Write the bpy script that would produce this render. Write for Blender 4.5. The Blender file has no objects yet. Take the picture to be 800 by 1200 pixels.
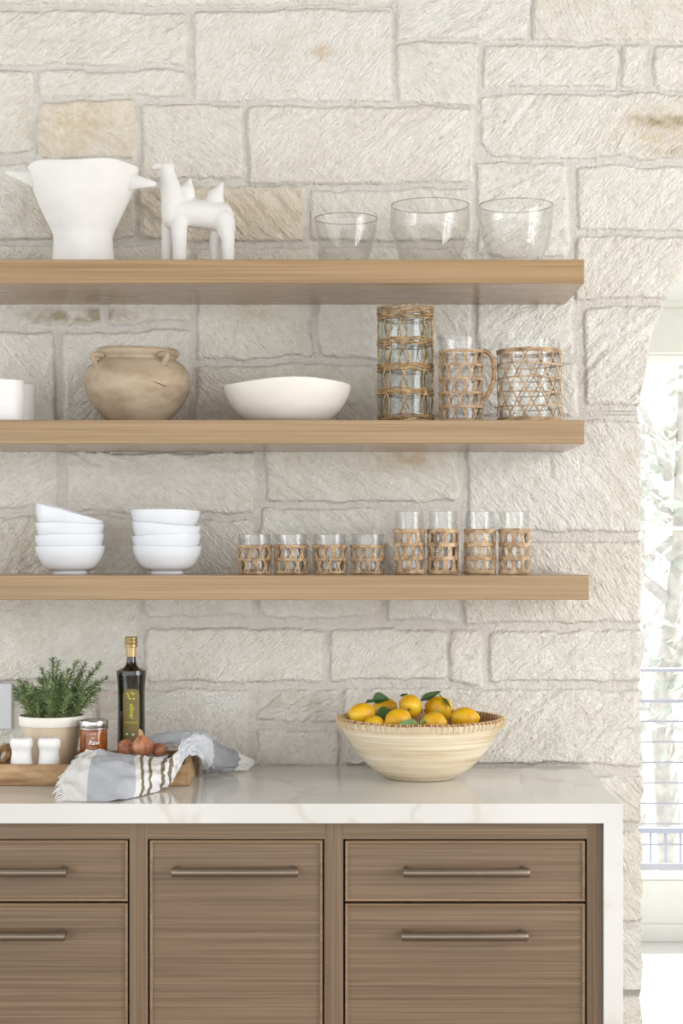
import bpy, bmesh, math, random
import numpy as np
from mathutils import Vector, Matrix
PI = math.pi
random.seed(7)
rng = np.random.default_rng(11)
SC = bpy.context.scene
COL = SC.collection

# ---------------------------------------------------------------- camera frame
F = 2021.0            # focal length in photo pixels (800 x 1200 frame)
VX, VY = 405.0, 642.0 # vanishing point of the one-point perspective
WD = 4.0              # camera to wall
CZ = 1.425            # camera height
def W(px, py, D):     # point seen at a photo pixel, D metres from the camera
    return Vector(((px-VX)*D/F, D-WD, CZ-(py-VY)*D/F))
def X(px, D): return (px-VX)*D/F
def Z(py, D): return CZ-(py-VY)*D/F

cam_data = bpy.data.cameras.new('camera')
cam = bpy.data.objects.new('camera', cam_data); COL.objects.link(cam)
cam.location = (0, -WD, CZ); cam.rotation_euler = (PI/2, 0, 0)
cam_data.sensor_fit = 'VERTICAL'; cam_data.sensor_height = 36; cam_data.sensor_width = 24
cam_data.lens = F*36/1200
cam_data.shift_y = 42/1200; cam_data.shift_x = -5/1200
cam_data.clip_end = 200
SC.camera = cam
SC.view_settings.view_transform = 'Standard'
SC.view_settings.look = 'None'
SC.view_settings.gamma = 1
SC.view_settings.use_curve_mapping = False
SC.view_settings.exposure = 0.38

# ---------------------------------------------------------------- materials
def srgb(r, g, b):
    def f(c):
        c /= 255.0
        return c/12.92 if c <= 0.04045 else ((c+0.055)/1.055)**2.4
    return (f(r), f(g), f(b), 1)

class NT:
    def __init__(s, name):
        s.m = bpy.data.materials.new(name); s.m.use_nodes = True
        s.t = s.m.node_tree; s.t.nodes.clear()
        s.out = s.t.nodes.new('ShaderNodeOutputMaterial')
    def n(s, typ, props=None, **ins):
        nd = s.t.nodes.new(typ)
        for k, v in (props or {}).items(): setattr(nd, k, v)
        for k, v in ins.items():
            key = int(k[1:]) if k[0] == '_' and k[1:].isdigit() else k.replace('_', ' ')
            s.set(nd, key, v)
        return nd
    def set(s, nd, key, v):
        sock = nd.inputs[key]
        if isinstance(v, bpy.types.NodeSocket): s.t.links.new(v, sock)
        elif isinstance(v, bpy.types.Node): s.t.links.new(v.outputs[0], sock)
        else: sock.default_value = v
    def coord(s, scale=(1,1,1), kind='Object', rot=(0,0,0)):
        tc = s.n('ShaderNodeTexCoord')
        return s.n('ShaderNodeMapping', Vector=tc.outputs[kind], Scale=scale, Rotation=rot)
    def noise(s, vec, scale=5, detail=3, rough=.5, dist=0):
        return s.n('ShaderNodeTexNoise', Vector=vec, Scale=scale, Detail=detail, Roughness=rough, Distortion=dist)
    def ramp(s, fac, stops, interp='LINEAR'):
        r = s.n('ShaderNodeValToRGB', Fac=fac)
        r.color_ramp.interpolation = interp
        e = r.color_ramp.elements
        while len(e) > 1: e.remove(e[-1])
        e[0].position, e[0].color = stops[0]
        for p, c in stops[1:]:
            q = e.new(p); q.color = c
        return r
    def mix(s, fac, a, b, mode='MIX'):
        m = s.n('ShaderNodeMix', {'data_type': 'RGBA', 'blend_type': mode})
        s.set(m, 0, fac); s.set(m, 6, a); s.set(m, 7, b)
        return m.outputs[2]
    def attr(s, name): return s.n('ShaderNodeAttribute', {'attribute_name': name}).outputs['Fac']
    def math(s, op, a, b=0.0):
        return s.n('ShaderNodeMath', {'operation': op}, _0=a, _1=b).outputs[0]
    def bump(s, h, strength=.3, dist=.002, normal=None):
        b = s.n('ShaderNodeBump', Height=h, Strength=strength, Distance=dist)
        if normal is not None: s.set(b, 'Normal', normal)
        return b
    def principled(s, color, rough=.5, normal=None, **kw):
        p = s.n('ShaderNodeBsdfPrincipled')
        s.set(p, 'Base Color', color); s.set(p, 'Roughness', rough)
        if normal is not None: s.set(p, 'Normal', normal)
        for k, v in kw.items(): s.set(p, k.replace('_', ' '), v)
        s.t.links.new(p.outputs[0], s.out.inputs[0])
        return s.m
    def finish(s, shader):
        s.t.links.new(shader.outputs[0], s.out.inputs[0]); return s.m

def plain(name, col, rough=.5, var=.05, scale=20, bump=0, bscale=80, **kw):
    t = NT(name); c = t.coord()
    n = t.noise(c, scale, 3)
    a = tuple(x*(1-var) for x in col[:3])+(1,); b = tuple(min(1, x*(1+var)) for x in col[:3])+(1,)
    base = t.ramp(n.outputs[0], [(.3, a), (.7, b)])
    nm = None
    if bump: nm = t.bump(t.noise(c, bscale, 3).outputs[0], bump, .001)
    return t.principled(base, rough, nm, **kw)

def wood(name, dark, mid, light, axis='x', fine=70, rough=.45, bump=.08, seed=0.0):
    t = NT(name)
    L, Hh = 1.6, fine
    sc = {'x': (L, Hh, Hh), 'y': (Hh, L, Hh), 'z': (Hh, Hh, L)}[axis]
    c = t.coord(sc); t.set(c, 'Location', (seed, seed*1.7, seed*.6))
    n1 = t.noise(c, 1, 4, .6, .4)
    sc2 = tuple(v*4 if v != L else v*1.6 for v in sc)
    c2 = t.coord(sc2); n2 = t.noise(c2, 1, 3, .6)
    c3 = t.coord(tuple(v*.18 for v in sc)); n3 = t.noise(c3, 1, 3, .5, .6)
    f = t.math('ADD', t.math('MULTIPLY', n1.outputs[0], .46), t.math('ADD', t.math('MULTIPLY', n2.outputs[0], .42), t.math('MULTIPLY', n3.outputs[0], .12)))
    col = t.ramp(f, [(.40, dark), (.5, mid), (.60, light)])
    return t.principled(col, rough, t.bump(f, bump, .001))

def stretched(name, a, b, c3, sc, rough=.6, bump=.3, spec=None):
    t = NT(name); c = t.coord(sc)
    n = t.noise(c, 1, 4, .65, .3)
    col = t.ramp(n.outputs[0], [(.32, a), (.5, b), (.68, c3)])
    return t.principled(col, rough, t.bump(n.outputs[0], bump, .001))

def thin_glass(name, tint=(.965, .975, .97, 1), edge=(.55, .6, .58, 1), blend=.22, refl=1.0):
    t = NT(name)
    lw = t.n('ShaderNodeLayerWeight', Blend=blend)
    col = t.mix(lw.outputs['Facing'], tint, edge)
    tr = t.n('ShaderNodeBsdfTransparent', Color=col)
    gl = t.n('ShaderNodeBsdfGlossy', Roughness=.02, Color=(1, 1, 1, 1))
    g = t.math('POWER', t.n('ShaderNodeLayerWeight', Blend=.5).outputs['Facing'], 4.5)
    f = t.math('MULTIPLY', t.math('ADD', t.math('MULTIPLY', g, .6), .028), refl)
    return t.finish(t.n('ShaderNodeMixShader', _0=f, _1=tr, _2=gl))

M = {}
def stone_material():
    t = NT('limestone'); c = t.coord()
    tint, mort, sa, sb = t.attr('tint'), t.attr('mortar'), t.attr('warm_stain'), t.attr('dark_stain')
    n1 = t.noise(c, 9, 4, .6); n2 = t.noise(c, 55, 4, .65); n3 = t.noise(c, 240, 2, .6)
    f = t.math('ADD', t.math('MULTIPLY', n1.outputs[0], .5), t.math('MULTIPLY', n2.outputs[0], .5))
    cool = t.ramp(f, [(.34, srgb(226, 222, 213)), (.5, srgb(238, 235, 227)), (.66, srgb(246, 243, 239))])
    warm = t.ramp(f, [(.34, srgb(223, 211, 189)), (.5, srgb(236, 226, 208)), (.66, srgb(244, 237, 223))])
    col = t.mix(tint, cool.outputs[0], warm.outputs[0])
    ochre = t.ramp(n2.outputs[0], [(.35, srgb(196, 160, 110)), (.65, srgb(222, 199, 160))])
    col = t.mix(t.math('MULTIPLY', sa, t.math('ADD', n2.outputs[0], .15)), col, ochre.outputs[0])
    moss = t.ramp(n2.outputs[0], [(.35, srgb(120, 106, 74)), (.65, srgb(196, 178, 142))])
    col = t.mix(t.math('MULTIPLY', sb, t.math('ADD', n2.outputs[0], .3)), col, moss.outputs[0])
    mc = t.ramp(n2.outputs[0], [(.3, srgb(216, 210, 202)), (.7, srgb(228, 223, 216))])
    col = t.mix(mort, col, mc.outputs[0])
    cv = t.n('ShaderNodeAttribute', {'attribute_name': 'chisel'}).outputs['Vector']
    n4 = t.noise(cv, 1.0, 3, .6, .5)
    n5 = t.noise(c, 150, 3, .65)
    h = t.math('ADD', t.math('MULTIPLY', n2.outputs[0], .35), t.math('MULTIPLY', n5.outputs[0], .45))
    h = t.math('ADD', h, t.math('MULTIPLY', n4.outputs[0], t.math('SUBTRACT', .6, t.math('MULTIPLY', mort, .55))))
    return t.principled(col, .92, t.bump(h, 1.0, .0135), Specular_IOR_Level=.2)
M['stone'] = stone_material()
M['oak'] = wood('oak_shelf', srgb(143, 115, 80), srgb(158, 129, 92), srgb(171, 142, 105), 'x', 130, .2)
M['cab_x'] = wood('stained_oak_horizontal', srgb(106, 86, 66), srgb(125, 103, 81), srgb(142, 120, 97), 'x', 210, .42)
M['cab_z'] = wood('stained_oak_vertical', srgb(108, 87, 68), srgb(124, 102, 81), srgb(138, 116, 94), 'z', 170, .42)
M['cab_edge'] = wood('stained_oak_bead', srgb(128, 103, 79), srgb(144, 118, 92), srgb(158, 131, 104), 'x', 90, .34)
M['hollow_shade'] = plain('painted_hollow_shade', srgb(34, 24, 18), .8)  # near-black paints in the shade of drawer gaps and shaker holes
M['bronze'] = plain('brushed_bronze', srgb(140, 127, 114), .36, .04, 60, Metallic=.85)
def quartz():
    t = NT('white_quartz'); c = t.coord()
    d = t.noise(c, 2.2, 4, .6)
    w = t.n('ShaderNodeTexWave', {'wave_type': 'BANDS', 'bands_direction': 'DIAGONAL'}, Vector=t.mix(.35, c.outputs[0], d.outputs[1]), Scale=1.6, Distortion=7.0, Detail=4, Detail_Scale=1.2)
    v = t.ramp(w.outputs[1], [(0, (1, 1, 1, 1)), (.018, (.3, .3, .3, 1)), (.05, (0, 0, 0, 1))])
    n = t.noise(c, 3, 3)
    base = t.ramp(n.outputs[0], [(.35, srgb(219, 218, 215)), (.65, srgb(227, 226, 223))])
    col = t.mix(t.math('MULTIPLY', v.outputs[0], .35), base.outputs[0], srgb(198, 184, 166))
    return t.principled(col, .09, None, IOR=1.55)
M['quartz'] = quartz()
M['white_paint'] = plain('white_paint', srgb(236, 235, 231), .55, .02)
M['panel_paint'] = plain('pale_grey_paint', srgb(212, 212, 208), .55, .02)
M['header_paint'] = plain('pale_grey_green_paint', srgb(208, 207, 198), .6, .02)
M['white_floor'] = plain('pale_floor', srgb(200, 197, 193), .35, .03, 3)
M['kitchen_floor'] = plain('oak_toned_floor', srgb(158, 138, 116), .45, .06, 3)
M['ceiling'] = plain('greige_ceiling', srgb(172, 166, 158), .8, .03, 3)
M['plaster'] = plain('white_matte_plaster', srgb(231, 229, 226), .75, .03, 25, .25, 60)
M['porcelain'] = plain('white_glazed_porcelain', srgb(234, 238, 244), .14, .015, 12, Coat_Weight=.3)
M['ribbed'] = plain('white_ribbed_ceramic', srgb(238, 237, 236), .35, .02, 30)
M['bisque'] = plain('white_satin_ceramic', srgb(230, 225, 217), .42, .02, 18, .1, 40)
M['shaker'] = plain('white_shaker_glaze', srgb(240, 239, 237), .3, .02, 18)
M['glass'] = thin_glass('clear_glass', (.988, .99, .988, 1), (.40, .42, .41, 1), .06)
M['bowl_glass'] = thin_glass('thin_blown_glass', (.99, .988, .984, 1), (.40, .385, .37, 1), .035)
M['rim_glass'] = thin_glass('rim_refraction_tint', (.88, .87, .86, 1), (.42, .41, .40, 1), .15)  # darker tint paints the line that refraction draws at the lip
M['vase_glass'] = thin_glass('greenish_glass', (.94, .955, .948, 1), (.5, .57, .55, 1), .10)
M['window_glass'] = thin_glass('window_glass', (.99, .995, .995, 1), (.9, .93, .93, 1), .1, .7)
M['cane'] = stretched('pale_cane', srgb(150, 116, 82), srgb(184, 152, 116), srgb(206, 180, 148), (55, 55, 80), .55)
M['cane_brown'] = stretched('honey_cane', srgb(124, 94, 66), srgb(184, 153, 117), srgb(216, 190, 156), (50, 50, 60), .55)
M['seagrass'] = stretched('woven_seagrass', srgb(104, 78, 50), srgb(172, 140, 96), srgb(212, 184, 140), (60, 60, 120), .65)
M['terracotta'] = None
def terracotta():
    t = NT('aged_terracotta'); c = t.coord((1, 1, 2.2))
    n = t.noise(c, 11, 5, .6); n2 = t.noise(c, 60, 3)
    col = t.ramp(n.outputs[0], [(.3, srgb(150, 130, 107)), (.48, srgb(174, 155, 131)), (.7, srgb(190, 174, 152))])
    c2 = t.coord((12, 12, 60)); n3 = t.noise(c2, 1, 3, .6)
    sm = t.ramp(n3.outputs[0], [(.62, (0, 0, 0, 1)), (.74, (1, 1, 1, 1))])
    col2 = t.mix(t.math('MULTIPLY', sm.outputs[0], .35), col.outputs[0], srgb(120, 98, 76))
    return t.principled(col2, .75, t.bump(n2.outputs[0], .25, .002))
M['terracotta'] = terracotta()
M['crack'] = plain('dark_crack', srgb(92, 72, 54), .9)
M['white_line'] = plain('white_print', srgb(240, 232, 220), .5)
def tray_wood():
    t = NT('weathered_mango_wood'); c = t.coord((4, 30, 30))
    n = t.noise(c, 1, 5, .65, .8); n2 = t.noise(t.coord((9, 9, 22)), 1, 4, .6, .5)
    f = t.math('ADD', t.math('MULTIPLY', n.outputs[0], .55), t.math('MULTIPLY', n2.outputs[0], .45))
    col = t.ramp(f, [(.34, srgb(112, 80, 48)), (.46, srgb(160, 124, 84)), (.55, srgb(190, 156, 114)), (.68, srgb(214, 186, 148))])
    return t.principled(col, .5, t.bump(f, .3, .002))
M['tray'] = tray_wood()
M['pot_body'] = plain('tan_pot_glaze', srgb(216, 198, 172), .35, .04, 8)
M['pot_rim'] = plain('white_pot_rim', srgb(234, 228, 218), .3, .02, 14)
M['soil'] = plain('potting_soil', srgb(62, 46, 34), .95, .3, 90, .6, 120)
def needles():
    t = NT('rosemary_green'); n = t.noise(t.coord(), 70, 2)
    col = t.ramp(n.outputs[0], [(.3, srgb(64, 88, 46)), (.5, srgb(104, 130, 76)), (.7, srgb(156, 174, 126))])
    return t.principled(col, .5)
M['needle'] = needles()
M['rstem'] = plain('rosemary_stem', srgb(122, 120, 72), .7)
M['honey'] = plain('amber_preserve', srgb(142, 74, 18), .12, .3, 40, Coat_Weight=.6)
M['silver'] = plain('silver_lid', srgb(196, 194, 190), .22, .03, 40, Metallic=1.0)
M['oil'] = plain('dark_olive_glass', srgb(24, 22, 12), .05, .1, 10, Coat_Weight=.5, Specular_IOR_Level=.6)
M['gold'] = plain('gold_foil', srgb(160, 138, 92), .32, .05, 40, Metallic=.75)
M['gold_pale'] = plain('pale_gold_foil', srgb(192, 164, 118), .4, .04, 40, Metallic=.4)
M['label'] = plain('olive_brown_label', srgb(122, 106, 62), .6, .05, 40)
M['lime'] = plain('yellow_green_ink', srgb(196, 196, 52), .6, .03)
M['seal'] = plain('green_seal', srgb(96, 140, 92), .6)
M['shallot'] = stretched('shallot_skin', srgb(150, 86, 60), srgb(190, 124, 92), srgb(216, 160, 126), (60, 60, 14), .35, .25)
M['shallot_dry'] = plain('dry_shallot_tip', srgb(196, 158, 112), .7)
M['bamboo'] = None
def bamboo():
    t = NT('coiled_bamboo'); c = t.coord((2.5, 2.5, 150)); n = t.noise(c, 1, 4, .6, .25)
    n2 = t.noise(t.coord((5, 5, 40)), 1, 3)
    f = t.math('ADD', t.math('MULTIPLY', n.outputs[0], .65), t.math('MULTIPLY', n2.outputs[0], .35))
    col = t.ramp(f, [(.32, srgb(186, 158, 118)), (.46, srgb(222, 204, 174)), (.58, srgb(235, 222, 199)), (.7, srgb(245, 237, 220))])
    return t.principled(col, .38, t.bump(f, .3, .0015))
M['bamboo'] = bamboo()
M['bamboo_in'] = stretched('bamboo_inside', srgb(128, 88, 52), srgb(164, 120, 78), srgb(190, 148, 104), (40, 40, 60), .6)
M['stitch'] = plain('cane_stitch', srgb(216, 190, 148), .6, .08)
def lemon_mat():
    t = NT('lemon_peel'); c = t.coord()
    n = t.noise(c, 22, 3); p = t.noise(c, 420, 2)
    col = t.ramp(n.outputs[0], [(.3, srgb(216, 156, 18)), (.5, srgb(232, 180, 26)), (.72, srgb(240, 198, 48))])
    return t.principled(col, .38, t.bump(p.outputs[0], .25, .001), Subsurface_Weight=.08)
M['lemon'] = lemon_mat()
M['lemon_end'] = plain('lemon_stem_end', srgb(150, 120, 50), .8)
M['leaf'] = plain('citrus_leaf', srgb(58, 88, 40), .32, .25, 40)
M['leaf_pale'] = plain('citrus_leaf_underside', srgb(122, 148, 92), .5, .15, 40)
def towel_mat():
    t = NT('woven_linen'); s = t.attr('along')
    a = t.math('DIVIDE', s, 12.0)
    W_, B, Br, LB, G = srgb(242, 241, 240), srgb(196, 200, 207), srgb(142, 128, 106), srgb(212, 215, 221), srgb(168, 170, 174)
    stops = [(0, W_), (1.05, B), (2.75, W_), (3.0, Br), (3.14, W_), (3.36, Br), (3.5, W_), (3.95, Br), (4.2, W_), (4.5, Br), (4.74, W_), (5.6, LB), (8.7, G), (10.75, W_)]
    r = t.ramp(a, [(p/12.0, c) for p, c in stops], 'CONSTANT')
    w1 = t.noise(t.coord((900, 220, 220)), 1, 2); w2 = t.noise(t.coord((160, 800, 800)), 1, 2)
    f = t.math('MULTIPLY', t.math('ADD', w1.outputs[0], w2.outputs[0]), .5)
    col = t.mix(.45, r.outputs[0], t.ramp(f, [(.3, (.55, .55, .56, 1)), (.7, (1, 1, 1, 1))]).outputs[0], 'MULTIPLY')
    return t.principled(col, .95, t.bump(f, .4, .001), Specular_IOR_Level=.1)
M['towel'] = towel_mat()
M['fringe'] = plain('cotton_fringe', srgb(242, 241, 239), .95, .02)
M['switch'] = plain('white_plastic', srgb(218, 220, 224), .35, .01)
M['bark'] = plain('pale_bark', srgb(176, 170, 162), .9, .2, 12)
def foliage():
    t = NT('olive_foliage'); n = t.noise(t.coord(), 4, 2)
    col = t.ramp(n.outputs[0], [(.3, srgb(166, 170, 158)), (.7, srgb(202, 204, 194))])
    d = t.n('ShaderNodeBsdfDiffuse', Color=col.outputs[0]); tr = t.n('ShaderNodeBsdfTranslucent', Color=col.outputs[0])
    return t.finish(t.n('ShaderNodeMixShader', _0=.5, _1=d, _2=tr))
M['foliage'] = foliage()
M['steel'] = plain('grey_steel', srgb(146, 147, 158), .6, .03)
M['deck'] = plain('pale_deck', srgb(200, 196, 188), .8, .05, 6)

# ---------------------------------------------------------------- mesh helpers
def link_mesh(name, verts, faces, mat, parent=None, smooth=True, loc=None):
    me = bpy.data.meshes.new(name)
    me.from_pydata([tuple(v) for v in verts], [], faces); me.update()
    if smooth: me.polygons.foreach_set('use_smooth', [True]*len(me.polygons))
    for m in (mat if isinstance(mat, (list, tuple)) else [mat]): me.materials.append(m)
    o = bpy.data.objects.new(name, me); COL.objects.link(o)
    if parent is not None: o.parent = parent
    if loc is not None: o.location = loc
    return o

class MB:
    """collects shapes; build() links them as one mesh object"""
    def __init__(s): s.v = []; s.f = []; s.mi = []
    def add(s, verts, faces, mi=0):
        k = len(s.v); s.v += [Vector(v) for v in verts]
        s.f += [tuple(i+k for i in f) for f in faces]; s.mi += [mi]*len(faces)
        return s
    def box(s, x0, x1, y0, y1, z0, z1, mi=0, bev=0.0):
        if bev <= 0:
            v = [(x, y, z) for x in (x0, x1) for y in (y0, y1) for z in (z0, z1)]
            f = [(0, 1, 3, 2), (4, 6, 7, 5), (0, 4, 5, 1), (2, 3, 7, 6), (0, 2, 6, 4), (1, 5, 7, 3)]
            return s.add(v, f, mi)
        bm = bmesh.new(); bmesh.ops.create_cube(bm, size=1)
        for v in bm.verts:
            v.co = Vector(((x0+x1)/2+v.co.x*(x1-x0), (y0+y1)/2+v.co.y*(y1-y0), (z0+z1)/2+v.co.z*(z1-z0)))
        bmesh.ops.bevel(bm, geom=bm.edges[:], offset=bev, segments=2, profile=.6, affect='EDGES')
        bm.verts.index_update()
        s.add([v.co.copy() for v in bm.verts], [tuple(v.index for v in f.verts) for f in bm.faces], mi); bm.free()
        return s
    def lathe(s, prof, n=48, c=(0, 0, 0), wob=None, mi=0, cap0=True, cap1=False):
        vs = []; fs = []
        for j, (r, z) in enumerate(prof):
            for i in range(n):
                a = 2*PI*i/n; rr, zz = (r, z) if wob is None else wob(a, r, z)
                vs.append((c[0]+rr*math.cos(a), c[1]+rr*math.sin(a), c[2]+zz))
        for j in range(len(prof)-1):
            for i in range(n):
                k = (i+1) % n
                fs.append((j*n+i, j*n+k, (j+1)*n+k, (j+1)*n+i))
        if cap0: fs.append(tuple(range(n-1, -1, -1)))
        if cap1: fs.append(tuple((len(prof)-1)*n+i for i in range(n)))
        return s.add(vs, fs, mi)
    def tube(s, pts, rad, n=8, mi=0, caps=True, flat=1.0):
        pts = [Vector(p) for p in pts]
        rad = rad if isinstance(rad, (list, tuple)) else [rad]*len(pts)
        vs = []; fs = []; up = None
        for j, p in enumerate(pts):
            t = (pts[min(j+1, len(pts)-1)]-pts[max(j-1, 0)]).normalized()
            if up is None:
                up = Vector((0, 0, 1)) if abs(t.z) < .9 else Vector((0, 1, 0))
            a = t.cross(up)
            if a.length < 1e-6: a = t.orthogonal()
            a.normalize(); b = a.cross(t).normalized(); up = b
            for i in range(n):
                q = 2*PI*i/n
                vs.append(p+a*(rad[j]*math.cos(q))+b*(rad[j]*flat*math.sin(q)))
        for j in range(len(pts)-1):
            for i in range(n):
                k = (i+1) % n
                fs.append((j*n+i, j*n+k, (j+1)*n+k, (j+1)*n+i))
        if caps:
            fs.append(tuple(range(n-1, -1, -1))); fs.append(tuple((len(pts)-1)*n+i for i in range(n)))
        return s.add(vs, fs, mi)
    def strap(s, fn, n, width, thick, mi=0):
        """a flat strip hugging a cylinder about z: fn(t) -> (theta, z, r)"""
        P = []
        for i in range(n+1):
            th, z, r = fn(i/n); P.append(Vector((r*math.cos(th), r*math.sin(th), z)))
        vs = []; fs = []
        for i, p in enumerate(P):
            t = (P[min(i+1, n)]-P[max(i-1, 0)]).normalized()
            nr = Vector((p.x, p.y, 0)).normalized(); sd = t.cross(nr).normalized()
            for a, b in ((-1, 0), (1, 0), (.8, 1), (-.8, 1)):
                vs.append(p+sd*(a*width/2)+nr*(b*thick))
        for i in range(n):
            for k in range(4):
                l = (k+1) % 4; fs.append((i*4+k, i*4+l, i*4+4+l, i*4+4+k))
        fs.append((3, 2, 1, 0)); fs.append((n*4, n*4+1, n*4+2, n*4+3))
        return s.add(vs, fs, mi)
    def build(s, name, mat, parent=None, smooth=True, loc=None):
        o = link_mesh(name, s.v, s.f, mat, parent, smooth, loc)
        o.data.polygons.foreach_set('material_index', s.mi)
        bm = bmesh.new(); bm.from_mesh(o.data); bmesh.ops.recalc_face_normals(bm, faces=bm.faces[:])
        for e in bm.edges:
            if len(e.link_faces) == 2 and e.calc_face_angle(0) > math.radians(38): e.smooth = False
        bm.to_mesh(o.data); bm.free()
        return o

def empty(name, loc=(0, 0, 0), rz=0.0):
    o = bpy.data.objects.new(name, None); COL.objects.link(o)
    o.empty_display_size = .05; o.location = loc; o.rotation_euler = (0, 0, rz); return o
def tag(o, label, cat, group=None):
    o['label'] = label; o['category'] = cat
    if group: o['group'] = group
    return o
def struct(o): o['kind'] = 'structure'; return o
def copy_tree(o, parent=None):
    c = o.copy(); COL.objects.link(c)
    for k in ('label', 'category', 'group'):
        if parent is None and k in c: del c[k]
    if parent is not None: c.parent = parent
    for ch in [q for q in bpy.data.objects if q.parent == o]: copy_tree(ch, c)
    return c
def catmull(P, n):
    out = []
    for i in range(len(P)-1):
        p0, p1, p2, p3 = P[max(i-1, 0)], P[i], P[i+1], P[min(i+2, len(P)-1)]
        for k in range(n):
            t = k/n
            out.append(.5*((2*p1)+(p2-p0)*t+(2*p0-5*p1+4*p2-p3)*t*t+(3*p1-p0-3*p2+p3)*t**3))
    out.append(P[-1]); return out
def shell_profile(outer, t):
    """closed wall profile from an outer (r,z) curve, bottom to rim; inner offset by t"""
    inner = []
    m = len(outer)
    for i, (r, z) in enumerate(outer):
        a = outer[max(i-1, 0)]; b = outer[min(i+1, m-1)]
        dx, dz = b[0]-a[0], b[1]-a[1]; L = math.hypot(dx, dz) or 1
        inner.append((max(r-t*dz/L, .0005), z+t*dx/L))
    rt, zt = outer[-1]; ri, zi = inner[-1]
    rim = [(rt-(rt-ri)*.2, zt+t*.3), (rt-(rt-ri)*.55, zt+t*.42), (ri+(rt-ri)*.12, zt+t*.22)]
    inner = [(r, min(z, zt)) for r, z in inner]
    return outer+rim+inner[::-1]
def smooth_prof(pts, n=5):
    return [(p.x, p.y) for p in catmull([Vector((a, b, 0)) for a, b in pts], n)]

# ---------------------------------------------------------------- numpy noise
def hash2(i, j, seed):
    h = (i.astype(np.int64)*374761393+j.astype(np.int64)*668265263+seed*982451653) & 0x7fffffff
    h = ((h ^ (h >> 13))*1274126177) & 0x7fffffff
    h = (h ^ (h >> 16)) & 0xffff
    return h/65535.0*2-1
def vnoise(x, y, seed):
    i = np.floor(x); j = np.floor(y); u = x-i; v = y-j
    u = u*u*u*(u*(u*6-15)+10); v = v*v*v*(v*(v*6-15)+10)
    a = hash2(i, j, seed); b = hash2(i+1, j, seed); c = hash2(i, j+1, seed); d = hash2(i+1, j+1, seed)
    return (a*(1-u)+b*u)*(1-v)+(c*(1-u)+d*u)*v
def fbm(x, y, seed, octv=3):
    s = 0; a = 1.0
    for o in range(octv):
        s = s+a*vnoise(x*2**o, y*2**o, seed+o); a *= .5
    return s

# ---------------------------------------------------------------- the stone wall
STONES = [
 (-90,-75,455,4),(464,-75,617,46),(624,-75,900,46),
 (-90,13,219,75),(228,12,457,117),(44,82,219,111),(-90,82,37,178),
 (464,51,559,120),(566,53,720,100),(729,53,756,101),(768,53,900,105),
 (563,110,900,184),(46,117,157,185),(166,121,283,209),(290,124,555,214),
 (560,191,665,300),(676,195,900,268),(-90,192,155,281),(163,218,357,281),(365,222,552,282),
 (-90,289,118,378),(126,290,223,378),(232,290,366,419),(374,291,552,419),(560,307,672,419),(674,276,900,350),
 (-90,388,66,512),(77,388,222,522),(232,428,440,500),(448,428,676,487),(687,360,900,474),
 (-90,521,66,595),(77,530,298,601),(311,508,535,587),(548,494,900,622),
 (-90,606,160,690),(169,610,296,724),(305,596,446,722),(456,634,536,727),(544,634,900,729),
 (-90,698,160,798),(171,738,378,798),(386,738,524,798),(528,736,566,802),(575,739,900,799),
 (-90,808,110,896),(118,808,291,896),(300,808,395,846),(300,857,395,900),(403,809,900,896),
 (-90,906,300,1000),(308,906,600,1000),(608,909,900,963),(608,973,900,1080),(608,1090,900,1164),(608,1174,900,1260),
 (-90,1010,300,1150),(308,1010,600,1150),(-90,1160,240,1380),(250,1160,600,1380),(608,1270,900,1380),
]
for y0, y1 in ((-270,-84),):
    x = -420
    for w_ in (300, 220, 340, 180, 300, 260, 320):
        STONES.append((x, y0, x+w_, y1)); x += w_+9
y = -75
for h_ in (120, 90, 150, 80, 120, 140, 90, 130, 110, 150, 120, 160, 140):
    x = -420
    for w_ in ((170, 152) if h_ % 20 else (210, 112)):
        STONES.append((x, y, min(x+w_, -99), y+h_)); x += w_+9
    STONES.append((909, y, 1060, y+h_)); STONES.append((1069, y, 1320, y+h_))
    y += h_+9
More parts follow.
